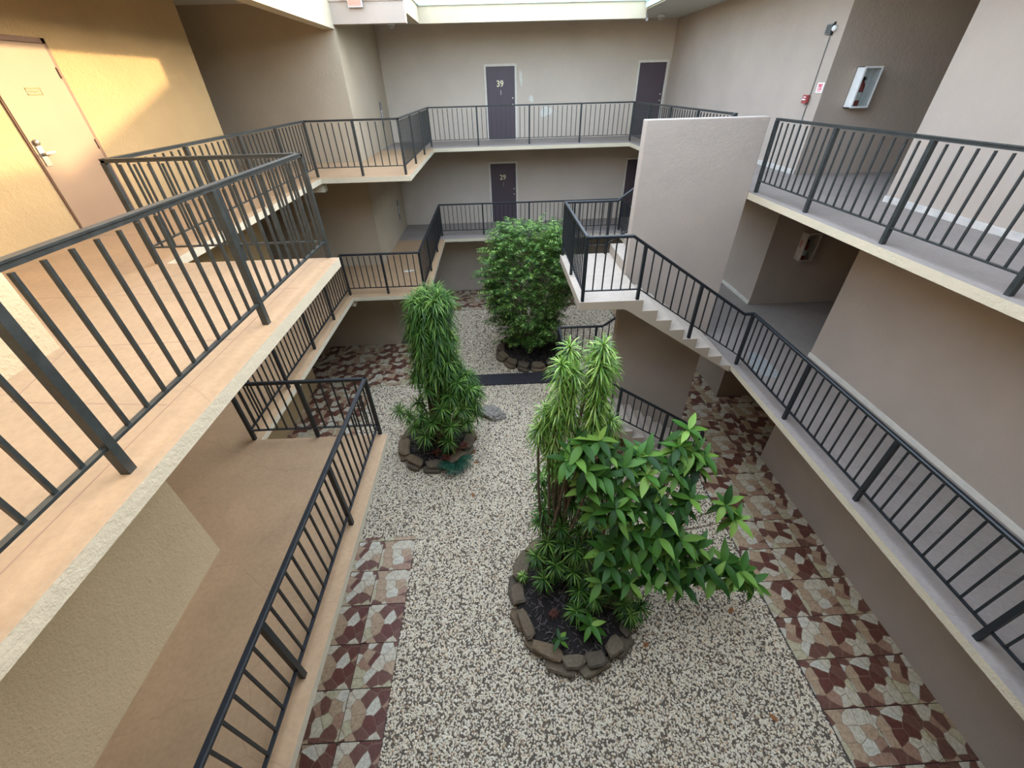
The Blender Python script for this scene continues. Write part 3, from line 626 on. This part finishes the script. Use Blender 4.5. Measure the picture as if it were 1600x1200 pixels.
# ceiling lamps and camera
for x, y in ((-2.92, 16.45), (5.15, 16.0)):
    t = empty('ceiling_light', (x, y, ZT)); tag(t, 'round white ceiling light under the top gallery roof, ' + ('left end' if x < 0 else 'right end'), 'light', 'ceiling lights under the back roof')
    q = MB(); q.lathe((0, 0, 0), [(0.10, 0), (0.11, -0.06), (0.10, -0.07)], 20); q.build('base', M['white'], t, True)
    q = MB(); q.lathe((0, 0, -0.07), [(0.085, 0), (0.085, -0.03), (0.05, -0.06), (0.01, -0.068)], 20); q.build('diffuser', M['offwhite'], t, True)
t = empty('security_camera', (4.45, YB + 0.2, ZT)); tag(t, 'small white security camera hanging at the back right roof corner', 'camera')
q = MB(); q.lathe((0, 0, 0), [(0.04, 0), (0.04, -0.015), (0.014, -0.02), (0.014, -0.08)], 12); q.build('mount', M['white'], t)
q = MB(); q.sweep((0, 0.03, -0.10), (-0.02, -0.10, -0.20), [(0.035 * math.cos(a * math.pi / 5), 0.035 * math.sin(a * math.pi / 5)) for a in range(10)]); q.build('body', M['white'], t)

# filler patches on the back wall, spilt paint on the floors
def blob(name, centre, rx, ry, plane, mat, seed, label, cat):
    rnd = random.Random(seed); n = 18; m = MB(); pts = []
    for k in range(n):
        a = 2 * math.pi * k / n; r = 1 + 0.22 * math.sin(a * 2 + seed) + 0.12 * math.sin(a * 3 + seed * 2) + rnd.uniform(-0.05, 0.05)
        u, v = rx * r * math.cos(a), ry * r * math.sin(a); pts.append((u, v))
    th = 0.003
    if plane == 'y': vs = [(u, 0, v) for u, v in pts] + [(u * 0.96, -th, v * 0.96) for u, v in pts]
    else: vs = [(u, v, 0) for u, v in pts] + [(u * 0.97, v * 0.97, th) for u, v in pts]
    m.add(vs, [tuple(range(n))[::-1], tuple(range(n, 2 * n))] + [(i, (i + 1) % n, n + (i + 1) % n, n + i) for i in range(n)])
    o = m.build(name, mat); o.location = centre; return tag(o, label, cat)
blob('filler_patch', (1.88, YW, -0.80), 0.17, 0.17, 'y', M['patch'], 1, 'largest pale filler patch, low on the back wall behind the railing', 'patch')
blob('filler_patch', (1.37, YW, -0.42), 0.06, 0.12, 'y', M['patch'], 2, 'middle-sized white filler patch right of door 39', 'patch')
blob('filler_patch', (1.02, YW, 0.16), 0.05, 0.22, 'y', M['patch'], 3, 'tall thin white filler patch beside the frame of door 39', 'patch')
blob('paint_stain', (4.93, 6.25, F2), 0.25, 0.36, 'z', M['stain'], 5, 'pale bluish paint stain on the middle gallery floor by the stair foot', 'stain')
blob('paint_stain', (-2.66, 11.9, F2), 0.16, 0.07, 'z', M['patch'], 6, 'small white paint splash on the middle gallery floor at left', 'stain')

# ---------------------------------------------------------------- planters
def planter(cx, cy, rx, ry, n, label, ang0=0.0, layers=2):
    t = empty('stone_planter', (cx, cy, G)); tag(t, label, 'planter'); rnd = random.Random(int(cx * 100) + 5)
    for L in range(layers):
        a = ang0 + L * 0.2
        while a < ang0 + L * 0.2 + 2 * math.pi - 0.1:
            da = 2 * math.pi / n * rnd.uniform(0.8, 1.25); da = min(da, ang0 + L * 0.2 + 2 * math.pi - a)
            am = a + da / 2; a += da
            if da < 0.12: continue
            lx = (rx + ry) / 2 * da * 0.47; ly = rnd.uniform(0.10, 0.15); lz = rnd.uniform(0.05, 0.065)
            m = MB(); segs = 9; vs = []
            out = [(lx * (0.94 + rnd.uniform(-.2, .14)) * math.copysign(abs(math.cos(q)) ** 0.55, math.cos(q)), ly * (0.95 + rnd.uniform(-.22, .2)) * math.copysign(abs(math.sin(q)) ** 0.6, math.sin(q))) for q in [2 * math.pi * k / segs for k in range(segs)]]
            for zz, sc in ((-lz, 0.9), (lz * 0.6, 1.0), (lz + rnd.uniform(0, .012), 0.82)):
                vs += [(x * sc, y * sc, zz + rnd.uniform(-.014, .014)) for x, y in out]
            fs = [tuple(range(segs))[::-1], tuple(range(2 * segs, 3 * segs))] + [(r * segs + k, r * segs + (k + 1) % segs, (r + 1) * segs + (k + 1) % segs, (r + 1) * segs + k) for r in range(2) for k in range(segs)]
            m.add(vs, fs); me = m.mesh('stone', M['stone'])
            link_part('stone', me, t, ((rx - 0.05 * L) * math.cos(am), (ry - 0.05 * L) * math.sin(am), 0.055 + L * 0.125), (rnd.uniform(-.08, .08), rnd.uniform(-.08, .08), am + math.pi / 2 + rnd.uniform(-.15, .15)))
    m = MB(); n2 = 28; rings = [(0.0, 0.22), (0.35, 0.21), (0.7, 0.185), (0.95, 0.15)]
    vs = [(0, 0, 0.22)]
    for rr, hh in rings[1:]: vs += [(rx * rr * math.cos(2 * math.pi * k / n2), ry * rr * math.sin(2 * math.pi * k / n2), hh + rnd.uniform(-.015, .015)) for k in range(n2)]
    vs += [(rx * 0.95 * math.cos(2 * math.pi * k / n2), ry * 0.95 * math.sin(2 * math.pi * k / n2), -0.01) for k in range(n2)]
    fs = [(0, 1 + k, 1 + (k + 1) % n2) for k in range(n2)] + [(1 + r * n2 + k, 1 + (r + 1) * n2 + k, 1 + (r + 1) * n2 + (k + 1) % n2, 1 + r * n2 + (k + 1) % n2) for r in range(3) for k in range(n2)]
    m.add(vs, fs); m.build('soil', M['soil'], t)
    m = MB()
    for k in range(420):
        a = rnd.uniform(0, 6.28); r = math.sqrt(rnd.random()) * 0.86; c = Vector((rx * r * math.cos(a), ry * r * math.sin(a), 0.235 - 0.045 * r))
        d = Vector((rnd.uniform(-1, 1), rnd.uniform(-1, 1), rnd.uniform(-.2, .2))).normalized() * rnd.uniform(0.02, 0.06)
        m.sweep(c - d, c + d, [(-0.006, -0.003), (0.006, -0.003), (0.005, 0.003), (-0.005, 0.003)])
    mu = m.build('mulch', M['chips'], t, fix=False); mu['kind'] = 'stuff'
    return t
PL1 = (-1.70, 7.42); PL2 = (1.00, 11.55); PL3 = (1.02, 3.50)
planter(PL1[0], PL1[1], 0.84, 0.88, 11, 'oval planter of stacked stones with dark soil, left of centre')
planter(PL2[0], PL2[1], 1.08, 1.08, 13, 'shaded round stone planter under the feathery bush by the slate path')
planter(PL3[0], PL3[1], 0.98, 1.12, 14, 'largest nearest stone ring planter with mulch and broad leaved plants')

# ---------------------------------------------------------------- strap-leaved dracaenas
def strap(mb, root, d, L, wd, droop, seg=4):
    d = d.normalized(); side = d.cross(Vector((0, 0, 1)))
    if side.length < 0.05: side = Vector((1, 0, 0))
    side.normalize(); p = Vector(root); vs = []; st = L / seg
    for i in range(seg + 1):
        f = i / seg; w = wd * (0.55 + 0.9 * f if f < 0.4 else 1.0 * (1 - ((f - 0.4) / 0.6) ** 1.6) + 0.02)
        vs += [p - side * w, p + side * w]
        d = (d + Vector((0, 0, -droop * st / L * (0.6 + f)))).normalized(); p = p + d * st
    mb.add(vs, [(2 * i, 2 * i + 1, 2 * i + 3, 2 * i + 2) for i in range(seg)])
def rosette(mb, c, axis, n, L, rnd, droop=1.1, wd=0.011, lo=-0.35, hi=1.2):
    axis = axis.normalized(); a = axis.orthogonal().normalized(); b = axis.cross(a)
    for k in range(n):
        az = k * 2.39996 + rnd.uniform(-.25, .25); f = k / n; e = lo + (hi - lo) * f ** 1.3
        d = (a * math.cos(az) + b * math.sin(az)) * math.cos(e) + axis * math.sin(e)
        strap(mb, c + axis * 0.05 * f, d, L * rnd.uniform(0.8, 1.1) * (1 - 0.35 * f), wd, droop * rnd.uniform(.7, 1.3))
def column(mb, top, length, rad_dir, L, rnd, dens=95, wd=0.011, head=42, lean=Vector((0, 0, 0))):
    rosette(mb, top, Vector((0, 0, 1)) + rad_dir * 0.25, head, L, rnd, 1.2, wd, -0.25, 1.25)
    n = int(length * dens)
    for k in range(n):
        f = k / n; p = top - Vector((0, 0, 1)) * length * f - lean * f
        az = k * 2.39996 + rnd.uniform(-.3, .3); e = rnd.uniform(-0.35, 0.35) - 0.35 * f
        strap(mb, p, Vector((math.cos(az) * math.cos(e), math.sin(az) * math.cos(e), math.sin(e))), L * rnd.uniform(.75, 1.1), wd, 1.35 * rnd.uniform(.7, 1.3))
def stem(mb, a, b, r0, r1, rnd, bend=0.08):
    a = Vector(a); b = Vector(b); pts = []
    off = Vector((rnd.uniform(-1, 1), rnd.uniform(-1, 1), 0)) * bend
    for i in range(7): f = i / 6; pts.append(a.lerp(b, f) + off * math.sin(f * math.pi))
    mb.tube(pts, [r0 + (r1 - r0) * i / 6 for i in range(7)], 7)
def px(u, v, axis, val):
    d = _F + _R * ((u - 800) / 637.077) - _U * ((v - 600) / 637.077); i = 'xyz'.index(axis); return d * (val / d[i])
rnd = random.Random(11)
root = empty('dracaena', (PL1[0], PL1[1], G + 0.2)); tag(root, 'tall shaggy dracaena column with two crowns in the left planter', 'plant')
def loc(v, o): return Vector(v) - Vector(o)
fol = MB(); stm = MB(); O = Vector(root.location)
heads = []
for k in range(15):      # tall cylinder crown
    a = k * 2.39996; r = 0.03 + 0.088 * math.sqrt(k); heads.append((Vector((-1.36 + r * math.cos(a), 7.42 + r * math.sin(a), -3.20 - 0.9 * r * r - rnd.uniform(0, .15))), 1.85 + rnd.uniform(-.2, .15), Vector((0.2, 0, 0)), 0.40))
for k in range(9):      # rosettes poking out of the side
    a = -2.9 + 0.42 * k; heads.append((Vector((-1.40 + 0.36 * math.cos(a), 7.42 + 0.36 * math.sin(a), -3.75 - 0.13 * ((k * 5) % 9))), 0.5, Vector((0.05, 0, 0)), 0.36))
for k in range(11):      # second, lower crown
    a = k * 2.39996 + 1; r = 0.05 + 0.11 * math.sqrt(k); heads.append((Vector((-0.98 + r * math.cos(a), 7.35 + r * math.sin(a), -4.95 - 0.06 * k)), 0.75, Vector((0.1, 0, 0)), 0.34))
for h, ln, lean, LL in heads:
    column(fol, h - O, ln, Vector(((h.x + 1.3) * 1.6, (h.y - 7.42) * 1.6, 0)), LL, rnd, 120, 0.0098, 56, lean)
    stem(stm, (rnd.uniform(-.2, .2), rnd.uniform(-.2, .2), -0.02), h - O, 0.035, 0.02, rnd)
for (u, v, y) in [(650, 590, 7.2), (668, 610, 7.0), (705, 618, 7.0), (735, 608, 7.1), (690, 585, 7.1), (640, 650, 7.4), (625, 642, 7.5), (660, 650, 6.9), (690, 640, 6.8), (722, 640, 6.9), (738, 622, 7.3), (648, 668, 6.9), (675, 662, 6.7), (705, 668, 6.7), (730, 660, 6.9), (665, 682, 6.7), (700, 690, 6.65), (740, 640, 7.6), (655, 630, 7.3), (715, 600, 7.0)]:
    h = px(u, v, 'y', y); rosette(fol, h - O, Vector((rnd.uniform(-.3, .3), -0.5, 1)), 70, 0.40, rnd, 0.9, 0.0098, -0.7, 1.2)
    stem(stm, (rnd.uniform(-.3, .3), rnd.uniform(-.3, .1), -0.02), h - O, 0.025, 0.014, rnd, 0.05)
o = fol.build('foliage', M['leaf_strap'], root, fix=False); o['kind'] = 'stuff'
stm.build('stem', M['bark'], root, True)

rnd = random.Random(21)
root = empty('dracaena', (0.72, 4.0, G + 0.2)); tag(root, 'bright green dracaena with tall drooping columns in the nearest planter', 'plant')
O = Vector(root.location); fol = MB(); stm = MB()
for (u, v, y, ln) in [(943, 545, 4.0, 1.35), (930, 552, 4.1, 1.3), (938, 575, 3.9, 1.2), (952, 570, 4.15, 1.2), (890, 548, 4.15, 1.25), (877, 575, 4.0, 1.0), (897, 585, 4.0, 1.0), (852, 645, 4.1, 0.5), (868, 640, 4.05, 0.7), (842, 672, 4.1, 0.3), (955, 660, 4.1, 0.4), (862, 705, 4.1, 0.35), (878, 715, 4.0, 0.35)]:
    h = px(u, v, 'y', y); column(fol, h - O, ln, Vector((rnd.uniform(-.4, .4), -0.4, 0)), 0.28, rnd, 165, 0.0092, 60)
    stem(stm, (rnd.uniform(-.2, .3), rnd.uniform(-.3, .2), -0.02), h - O, 0.03, 0.016, rnd, 0.1)
o = fol.build('foliage', M['leaf_strap_bright'], root, fix=False); o['kind'] = 'stuff'
stm.build('stem', M['bark'], root, True)
root = empty('dracaena', (0.75, 3.7, G + 0.2)); tag(root, 'low bushy dracaena clump with dark green rosettes at the front planter', 'plant')
O = Vector(root.location); fol = MB(); stm = MB()
for (u, v, z) in [(852, 775, -5.6), (870, 800, -5.7), (845, 815, -5.9), (872, 770, -5.3), (895, 790, -5.4), (855, 850, -6.1), (838, 870, -6.35), (880, 850, -6.0), (905, 830, -5.8), (868, 885, -6.35), (895, 895, -6.4), (915, 870, -6.2), (925, 905, -6.45), (945, 880, -6.2), (850, 905, -6.6), (905, 925, -6.6), (900, 955, -6.75), (955, 920, -6.6), (975, 945, -6.65), (985, 960, -6.75), (1000, 950, -6.7), (930, 935, -6.6), (960, 895, -6.3), (930, 845, -5.9), (845, 745, -5.3), (910, 760, -5.2), (930, 780, -5.3), (915, 800, -5.5), (935, 820, -5.6), (890, 740, -5.0), (905, 715, -4.8), (925, 735, -4.9), (862, 742, -5.0), (885, 765, -5.2), (850, 800, -5.6), (875, 825, -5.75), (898, 860, -6.0), (945, 850, -5.9), (920, 820, -5.5), (900, 745, -4.9), (955, 860, -6.0), (970, 905, -6.4)]:
    h = px(u, v, 'z', z); rosette(fol, h - O, Vector((rnd.uniform(-.4, .4), rnd.uniform(-.6, .1), 1)), 64, 0.34, rnd, 1.05, 0.0105, -0.8, 1.2)
    stem(stm, (max(-.6, min(.8, (h.x - O.x) * 0.6)), max(-.8, min(.4, (h.y - O.y) * 0.6)), -0.03), h - O, 0.016, 0.01, rnd, 0.05)
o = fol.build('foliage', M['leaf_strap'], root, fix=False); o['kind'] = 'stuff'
stm.build('stem', M['bark'], root, True)
# tufts on their own
def tuft(name, pos, label, mat, L=0.2, n=34, wd=0.009, droop=1.1, cat='plant', group=None):
    o = MB(); r = random.Random(int(pos[0] * 1000)); rosette(o, Vector((0, 0, 0.03)), Vector((0.05, -0.1, 1)), n, L, r, droop, wd, -0.3, 1.2)
    b = o.build(name, mat, fix=False); b.location = pos; return tag(b, label, cat, group)
p = px(817, 902, 'z', G + 0.28); tuft('grass_tuft', p, 'small yellow green tuft growing over the left stones of the nearest planter', M['leaf_strap_bright'], 0.17, 40)
p = px(718, 745, 'z', G + 0.06)

# ---------------------------------------------------------------- feathery bush
def frond(mb, root, d, L, rnd, droop=0.9, pairs=11):
    d = d.normalized(); p = Vector(root); side = d.cross(Vector((0, 0, 1)))
    if side.length < .05: side = Vector((1, 0, 0))
    side.normalize(); st = L / pairs
    for i in range(pairs):
        f = i / pairs; q = p + d * st
        up = side.cross(d)
        w = L * 0.30 * math.sin(math.pi * (0.12 + 0.82 * f)) ** 0.8
        for s in (-1, 1):
            tip = p + (side * s * 0.9 + d * 0.55 - up * 0.25).normalized() * w
            mb.add([p, p + d * st * 0.5, tip, p - d * st * 0.12], [(0, 1, 2), (0, 2, 3)])
        mb.add([p - side * 0.003, p + side * 0.003, q + side * 0.003, q - side * 0.003], [(0, 1, 2, 3)])
        p = q; d = (d + Vector((0, 0, -droop / pairs * (0.5 + f)))).normalized()
rnd = random.Random(31)
root = empty('feathery_bush', (PL2[0], PL2[1], G + 0.2)); tag(root, 'tall feathery fern-leaved bush in the back planter before door 29', 'plant')
O = Vector(root.location); fol = MB(); stm = MB()
def bush_r(z):   # radius by height
    t_ = (z + 7.0) / 4.0
    return 0.55 + 1.0 * min(1, max(0, t_ * 1.75)) ** 0.8 if t_ < 0.62 else 1.52 * math.sqrt(max(0.02, 1 - ((t_ - 0.62) / 0.42) ** 2))
for k in range(1700):
    z = -6.5 + 3.35 * rnd.random() ** 0.75; a = rnd.uniform(0, 2 * math.pi); rr = bush_r(z) * math.sqrt(rnd.uniform(0.25, 1.0))
    rr *= 1 + 0.14 * math.sin(3 * a + z * 2.3) + 0.08 * math.sin(7 * a - z * 5)
    c = Vector((0.86 + rr * 0.86 * math.cos(a), 11.35 + rr * 0.8 * math.sin(a), z))
    d = Vector((math.cos(a), math.sin(a), 0.35 + 0.9 * rnd.random() * (z + 6.5) / 3.3)) + Vector((rnd.uniform(-.5, .5), rnd.uniform(-.5, .5), 0))
    frond(fol, c - O - d.normalized() * 0.2, d, rnd.uniform(0.40, 0.62), rnd, 1.1, 10)
for k in range(26):
    a = rnd.uniform(0, 6.28); r = rnd.uniform(0.2, 1.0)
    stem(stm, (0.3 * math.cos(a), 0.3 * math.sin(a), -0.02), (r * 0.8 * math.cos(a) - 0.1, r * 0.8 * math.sin(a) - .15, rnd.uniform(2.2, 3.4)), 0.02, 0.008, rnd, 0.12)
o = fol.build('foliage', M['leaf_fern'], root, fix=False); o['kind'] = 'stuff'
stm.build('stem', M['bark'], root, True)
# teal sprig beside the left planter
r_ = random.Random(5); sp = MB()
for k in range(26):
    a = r_.uniform(-2.9, 0.3); frond(sp, (0, 0, 0.12), Vector((math.cos(a), math.sin(a), r_.uniform(.2, 1.0))), r_.uniform(.34, .5), r_, 1.2, 9)
sp_o = sp.build('fern_sprig', M['leaf_dark'], fix=False); sp_o.location = px(712, 728, 'z', G + 0.05); tag(sp_o, 'dark teal fern spreading over gravel in front of the left planter', 'plant')

# ---------------------------------------------------------------- broad-leaved shrub: every leaf a part
def leaf_mesh(name, L, W, curl, mat):
    m = MB(); n = 7; vs = []
    for i in range(n + 1):
        f = i / n; w = W * math.sin(math.pi * min(1, f * 0.97 + 0.03)) ** 0.85 * (1.08 - 0.35 * f) if i < n else 0.002
        y = L * f; z = -curl * L * f * f; vs += [(-w, y, z + w * 0.28), (0, y, z), (w, y, z + w * 0.28)]
    fs = []
    for i in range(n): fs += [(3 * i, 3 * i + 1, 3 * i + 4, 3 * i + 3), (3 * i + 1, 3 * i + 2, 3 * i + 5, 3 * i + 4)]
    m.add(vs, fs); return m.mesh(name, mat, True)
leaf_ms = [leaf_mesh('leaf', 0.33, 0.066, c, M['leaf_broad']) for c in (0.18, 0.35, 0.55)]
rnd = random.Random(41)
root = empty('broad_leaved_shrub', (1.25, 3.3, G + 0.2)); tag(root, 'broad leaved glossy shrub spreading right from the nearest planter', 'plant')
O = Vector(root.location); tr = MB(); forks = [Vector((0.25, 0.05, 1.3)), Vector((0.55, -0.1, 1.0)), Vector((0.15, 0.25, 1.9)), Vector((0.8, 0.2, 1.7))]
for f in forks: tr.tube([(0, 0, -0.03), f * 0.5 + Vector((0.04, 0.03, 0)), f], [0.03, 0.024, 0.018], 7)
tr.build('trunk', M['bark'], root, True); br = MB()
cl = [(910, 696, 3.7), (952, 716, 3.7), (994, 715, 3.8), (1075, 675, 4.0), (1080, 708, 3.9), (928, 750, 3.5), (1042, 726, 3.8), (1099, 716, 3.9), (970, 768, 3.5), (886, 722, 3.6), (1021, 786, 3.5), (994, 800, 3.4),
      (1078, 782, 3.5), (1132, 790, 3.5), (1148, 812, 3.4), (1048, 820, 3.4), (1045, 858, 3.2), (1090, 858, 3.2), (988, 832, 3.3), (1066, 915, 3.0), (1114, 900, 3.0), (1147, 905, 3.0), (1174, 912, 3.0), (1039, 894, 3.0), (982, 912, 3.0), (1018, 905, 3.0), (1055, 745, 3.7), (960, 795, 3.3), (1060, 700, 3.9), (1150, 885, 3.1), (935, 690, 3.7), (1010, 745, 3.6)]
def broad_cluster(root, O, c, n, axis, sc=1.0, keep=None):
    axis = axis.normalized(); a = axis.orthogonal().normalized(); b = axis.cross(a)
    for k in range(n):
        az = k * 2.39996 + rnd.uniform(-.2, .2); e = -0.45 + 1.35 * (k / n) ** 1.2
        d = ((a * math.cos(az) + b * math.sin(az)) * math.cos(e) + axis * math.sin(e)).normalized()
        xx = d.cross(Vector((0, 0, 1))); xx = xx.normalized() if xx.length > .05 else Vector((1, 0, 0)); zz = xx.cross(d)
        o = bpy.data.objects.new('leaf', leaf_ms[rnd.randrange(3)]); o.parent = root
        s = sc * rnd.uniform(.75, 1.15) * (1 - 0.25 * k / n)
        mt = Matrix((( xx.x, d.x, zz.x), (xx.y, d.y, zz.y), (xx.z, d.z, zz.z))).to_4x4()
        mt = Matrix.Translation(c - O + axis * 0.06 * (k / n)) @ mt @ Matrix.Diagonal((s, s, s, 1))
        o.matrix_basis = mt; col.objects.link(o)
for u, v, y in cl:
    c = px(u, v, 'y', y); f = min(forks, key=lambda q: (q + O - c).length)
    mid = (f + (c - O)) / 2 + Vector((0, 0, -0.12)); br.tube([f, mid, c - O], [0.013, 0.009, 0.006], 5)
    broad_cluster(root, O, c, 9, Vector((rnd.uniform(-.35, .45), rnd.uniform(-.6, -.1), 1)))
more = [(900, 715, 3.6), (930, 700, 3.7), (975, 730, 3.6), (1010, 712, 3.8), (1055, 705, 3.9), (945, 745, 3.5), (975, 790, 3.4), (1000, 775, 3.5), (1035, 800, 3.4), (1062, 790, 3.5), (1030, 840, 3.2), (1065, 845, 3.2), (1010, 850, 3.2), (1080, 885, 3.1), (1100, 880, 3.1), (1130, 880, 3.1), (1000, 880, 3.1), (1050, 905, 3.0), (965, 815, 3.3), (915, 735, 3.5), (1062, 735, 3.8), (1088, 730, 3.9), (1025, 765, 3.6), (955, 885, 3.1), (1160, 892, 3.0), (945, 860, 3.2), (930, 800, 3.4), (915, 765, 3.5), (985, 860, 3.2), (1020, 870, 3.1), (1045, 875, 3.1), (940, 910, 3.1), (970, 850, 3.2)]
sm = MB()
for u, v, y in more:
    c = px(u, v, 'y', y) - O; ax = Vector((rnd.uniform(-.4, .4), rnd.uniform(-.6, 0), 1)).normalized(); a_ = ax.orthogonal().normalized(); b_ = ax.cross(a_); me0 = leaf_ms[rnd.randrange(3)]
    f = min(forks, key=lambda q: (q - c).length); br.tube([f, (f + c) / 2 + Vector((0, 0, -0.1)), c], [0.01, 0.008, 0.005], 5)
    for k in range(9):
        az = k * 2.39996 + rnd.uniform(-.2, .2); e = -0.5 + 1.35 * (k / 9) ** 1.2; d = ((a_ * math.cos(az) + b_ * math.sin(az)) * math.cos(e) + ax * math.sin(e)).normalized()
        xx = d.cross(Vector((0, 0, 1))); xx = xx.normalized() if xx.length > .05 else Vector((1, 0, 0)); zz = xx.cross(d); s = rnd.uniform(.7, 1.05)
        sm.add([c + (xx * q.co.x + d * q.co.y + zz * q.co.z) * s for q in me0.vertices], [tuple(p.vertices) for p in me0.polygons])
o = sm.build('leaves', M['leaf_broad_mass'], root, True, False); o['kind'] = 'stuff'
br.build('branch', M['bark'], root, True)
for u, v, z, n, s, lab in [(923, 978, G + 0.5, 8, 0.95, 'young broad leaved plant low in the nearest planter, larger of two'), (874, 1000, G + 0.36, 6, 0.6, 'small broad leaved seedling at the left front of the nearest planter')]:
    c = px(u, v, 'z', z); r0 = empty('broad_leaved_seedling', (c.x, c.y, G + 0.2)); tag(r0, lab, 'plant')
    q = MB(); q.tube([(0, 0, -0.02), (0.01, 0, z - G - 0.2)], [0.01, 0.006], 6); q.build('stem', M['bark'], r0)
    broad_cluster(r0, Vector(r0.location), c, n, Vector((0, -0.3, 1)), s)
# reddish plants in the left planter, red tuft in the near one
red_ms = leaf_mesh('leaf', 0.13, 0.045, 0.3, M['leaf_red'])
for i, (u, v, lab) in enumerate([(682, 706, 'reddish leaved plant low in the left planter, leftmost of four'), (697, 714, 'reddish leaved plant low in the left planter, second from its left'), (710, 700, 'reddish leaved plant low in the left planter, third from its left'), (724, 696, 'reddish leaved plant low in the left planter, rightmost of four')]):
    c = px(u, v, 'z', G + 0.32); r0 = empty('reddish_plant', (c.x, c.y, G + 0.2)); tag(r0, lab, 'plant', 'reddish plants in the left planter')
    q = MB(); q.tube([(0, 0, -0.02), (0, 0, 0.1)], [0.01, 0.008], 6); q.build('stem', M['bark'], r0)
    for k in range(8):
        a = k * 2.4 + i; link_part('leaf', red_ms, r0, (0, 0, 0.09), (rnd.uniform(.1, .9), 0, a))
c = px(865, 960, 'z', G + 0.26); tuft('dry_red_tuft', c, 'small rusty red tuft on the mulch of the nearest planter', M['leaf_red'], 0.13, 36, 0.006)
# bare twig in front of the lower stair railing
q = MB(); rr = random.Random(9)
for k in range(7):
    a = rr.uniform(0, 6.28); q.tube([(0, 0, 0), (0.08 * math.cos(a), 0.05 * math.sin(a), 0.5), (0.3 * math.cos(a), 0.15 * math.sin(a), rr.uniform(.8, 1.1))], [0.008, 0.005, 0.002], 4)
tw = q.build('bare_twig', M['bark']); tw.location = (2.3, 5.4, G); tag(tw, 'bare branching twig standing in gravel by the lower stair railing', 'plant')

# ---------------------------------------------------------------- rock, dry leaves
bm = bmesh.new(); bmesh.ops.create_icosphere(bm, subdivisions=4, radius=1.0)
for v in bm.verts:
    n0 = noise.noise(v.co * 1.3 + Vector((3, 1, 2))); n1 = noise.noise(v.co * 4.2); n2 = noise.noise(v.co * 9)
    v.co *= 1 + 0.38 * n0 + 0.22 * n1 + 0.10 * n2
    v.co.x *= 0.33; v.co.y *= 0.22; v.co.z *= 0.16
me = bpy.data.meshes.new('rock'); bm.to_mesh(me); bm.free(); me.materials.append(M['rock'])
rk = bpy_obj('rock', me); rk.location = (-0.33, 8.45, G + 0.07); rk.rotation_euler = (0, 0.05, -0.3); tag(rk, 'pitted grey rock lying alone on the gravel right of the left planter', 'rock')
dl = leaf_mesh('dry_leaf', 0.13, 0.035, 0.25, M['leaf_dry'])
for i, (u, v, lab) in enumerate([(741, 708, 'curled dry brown leaf on gravel just right of the left planter'), (748, 722, 'dry leaf on gravel, a hand below the curled one by the left planter'), (738, 770, 'dry leaf on gravel right of the dark teal fern'), (1005, 1010, 'dry leaf on gravel right of the nearest planter'), (1215, 1128, 'lone dry leaf on gravel near the right tiled walkway'), (1145, 950, 'lone dry leaf under the broad leaved shrub on gravel')]):
    c = px(u, v, 'z', G + 0.012); o = bpy_obj('dry_leaf', dl); o.location = c; o.rotation_euler = (0.05, 0, i * 1.7); tag(o, lab, 'leaf', 'dry leaves scattered on the gravel')
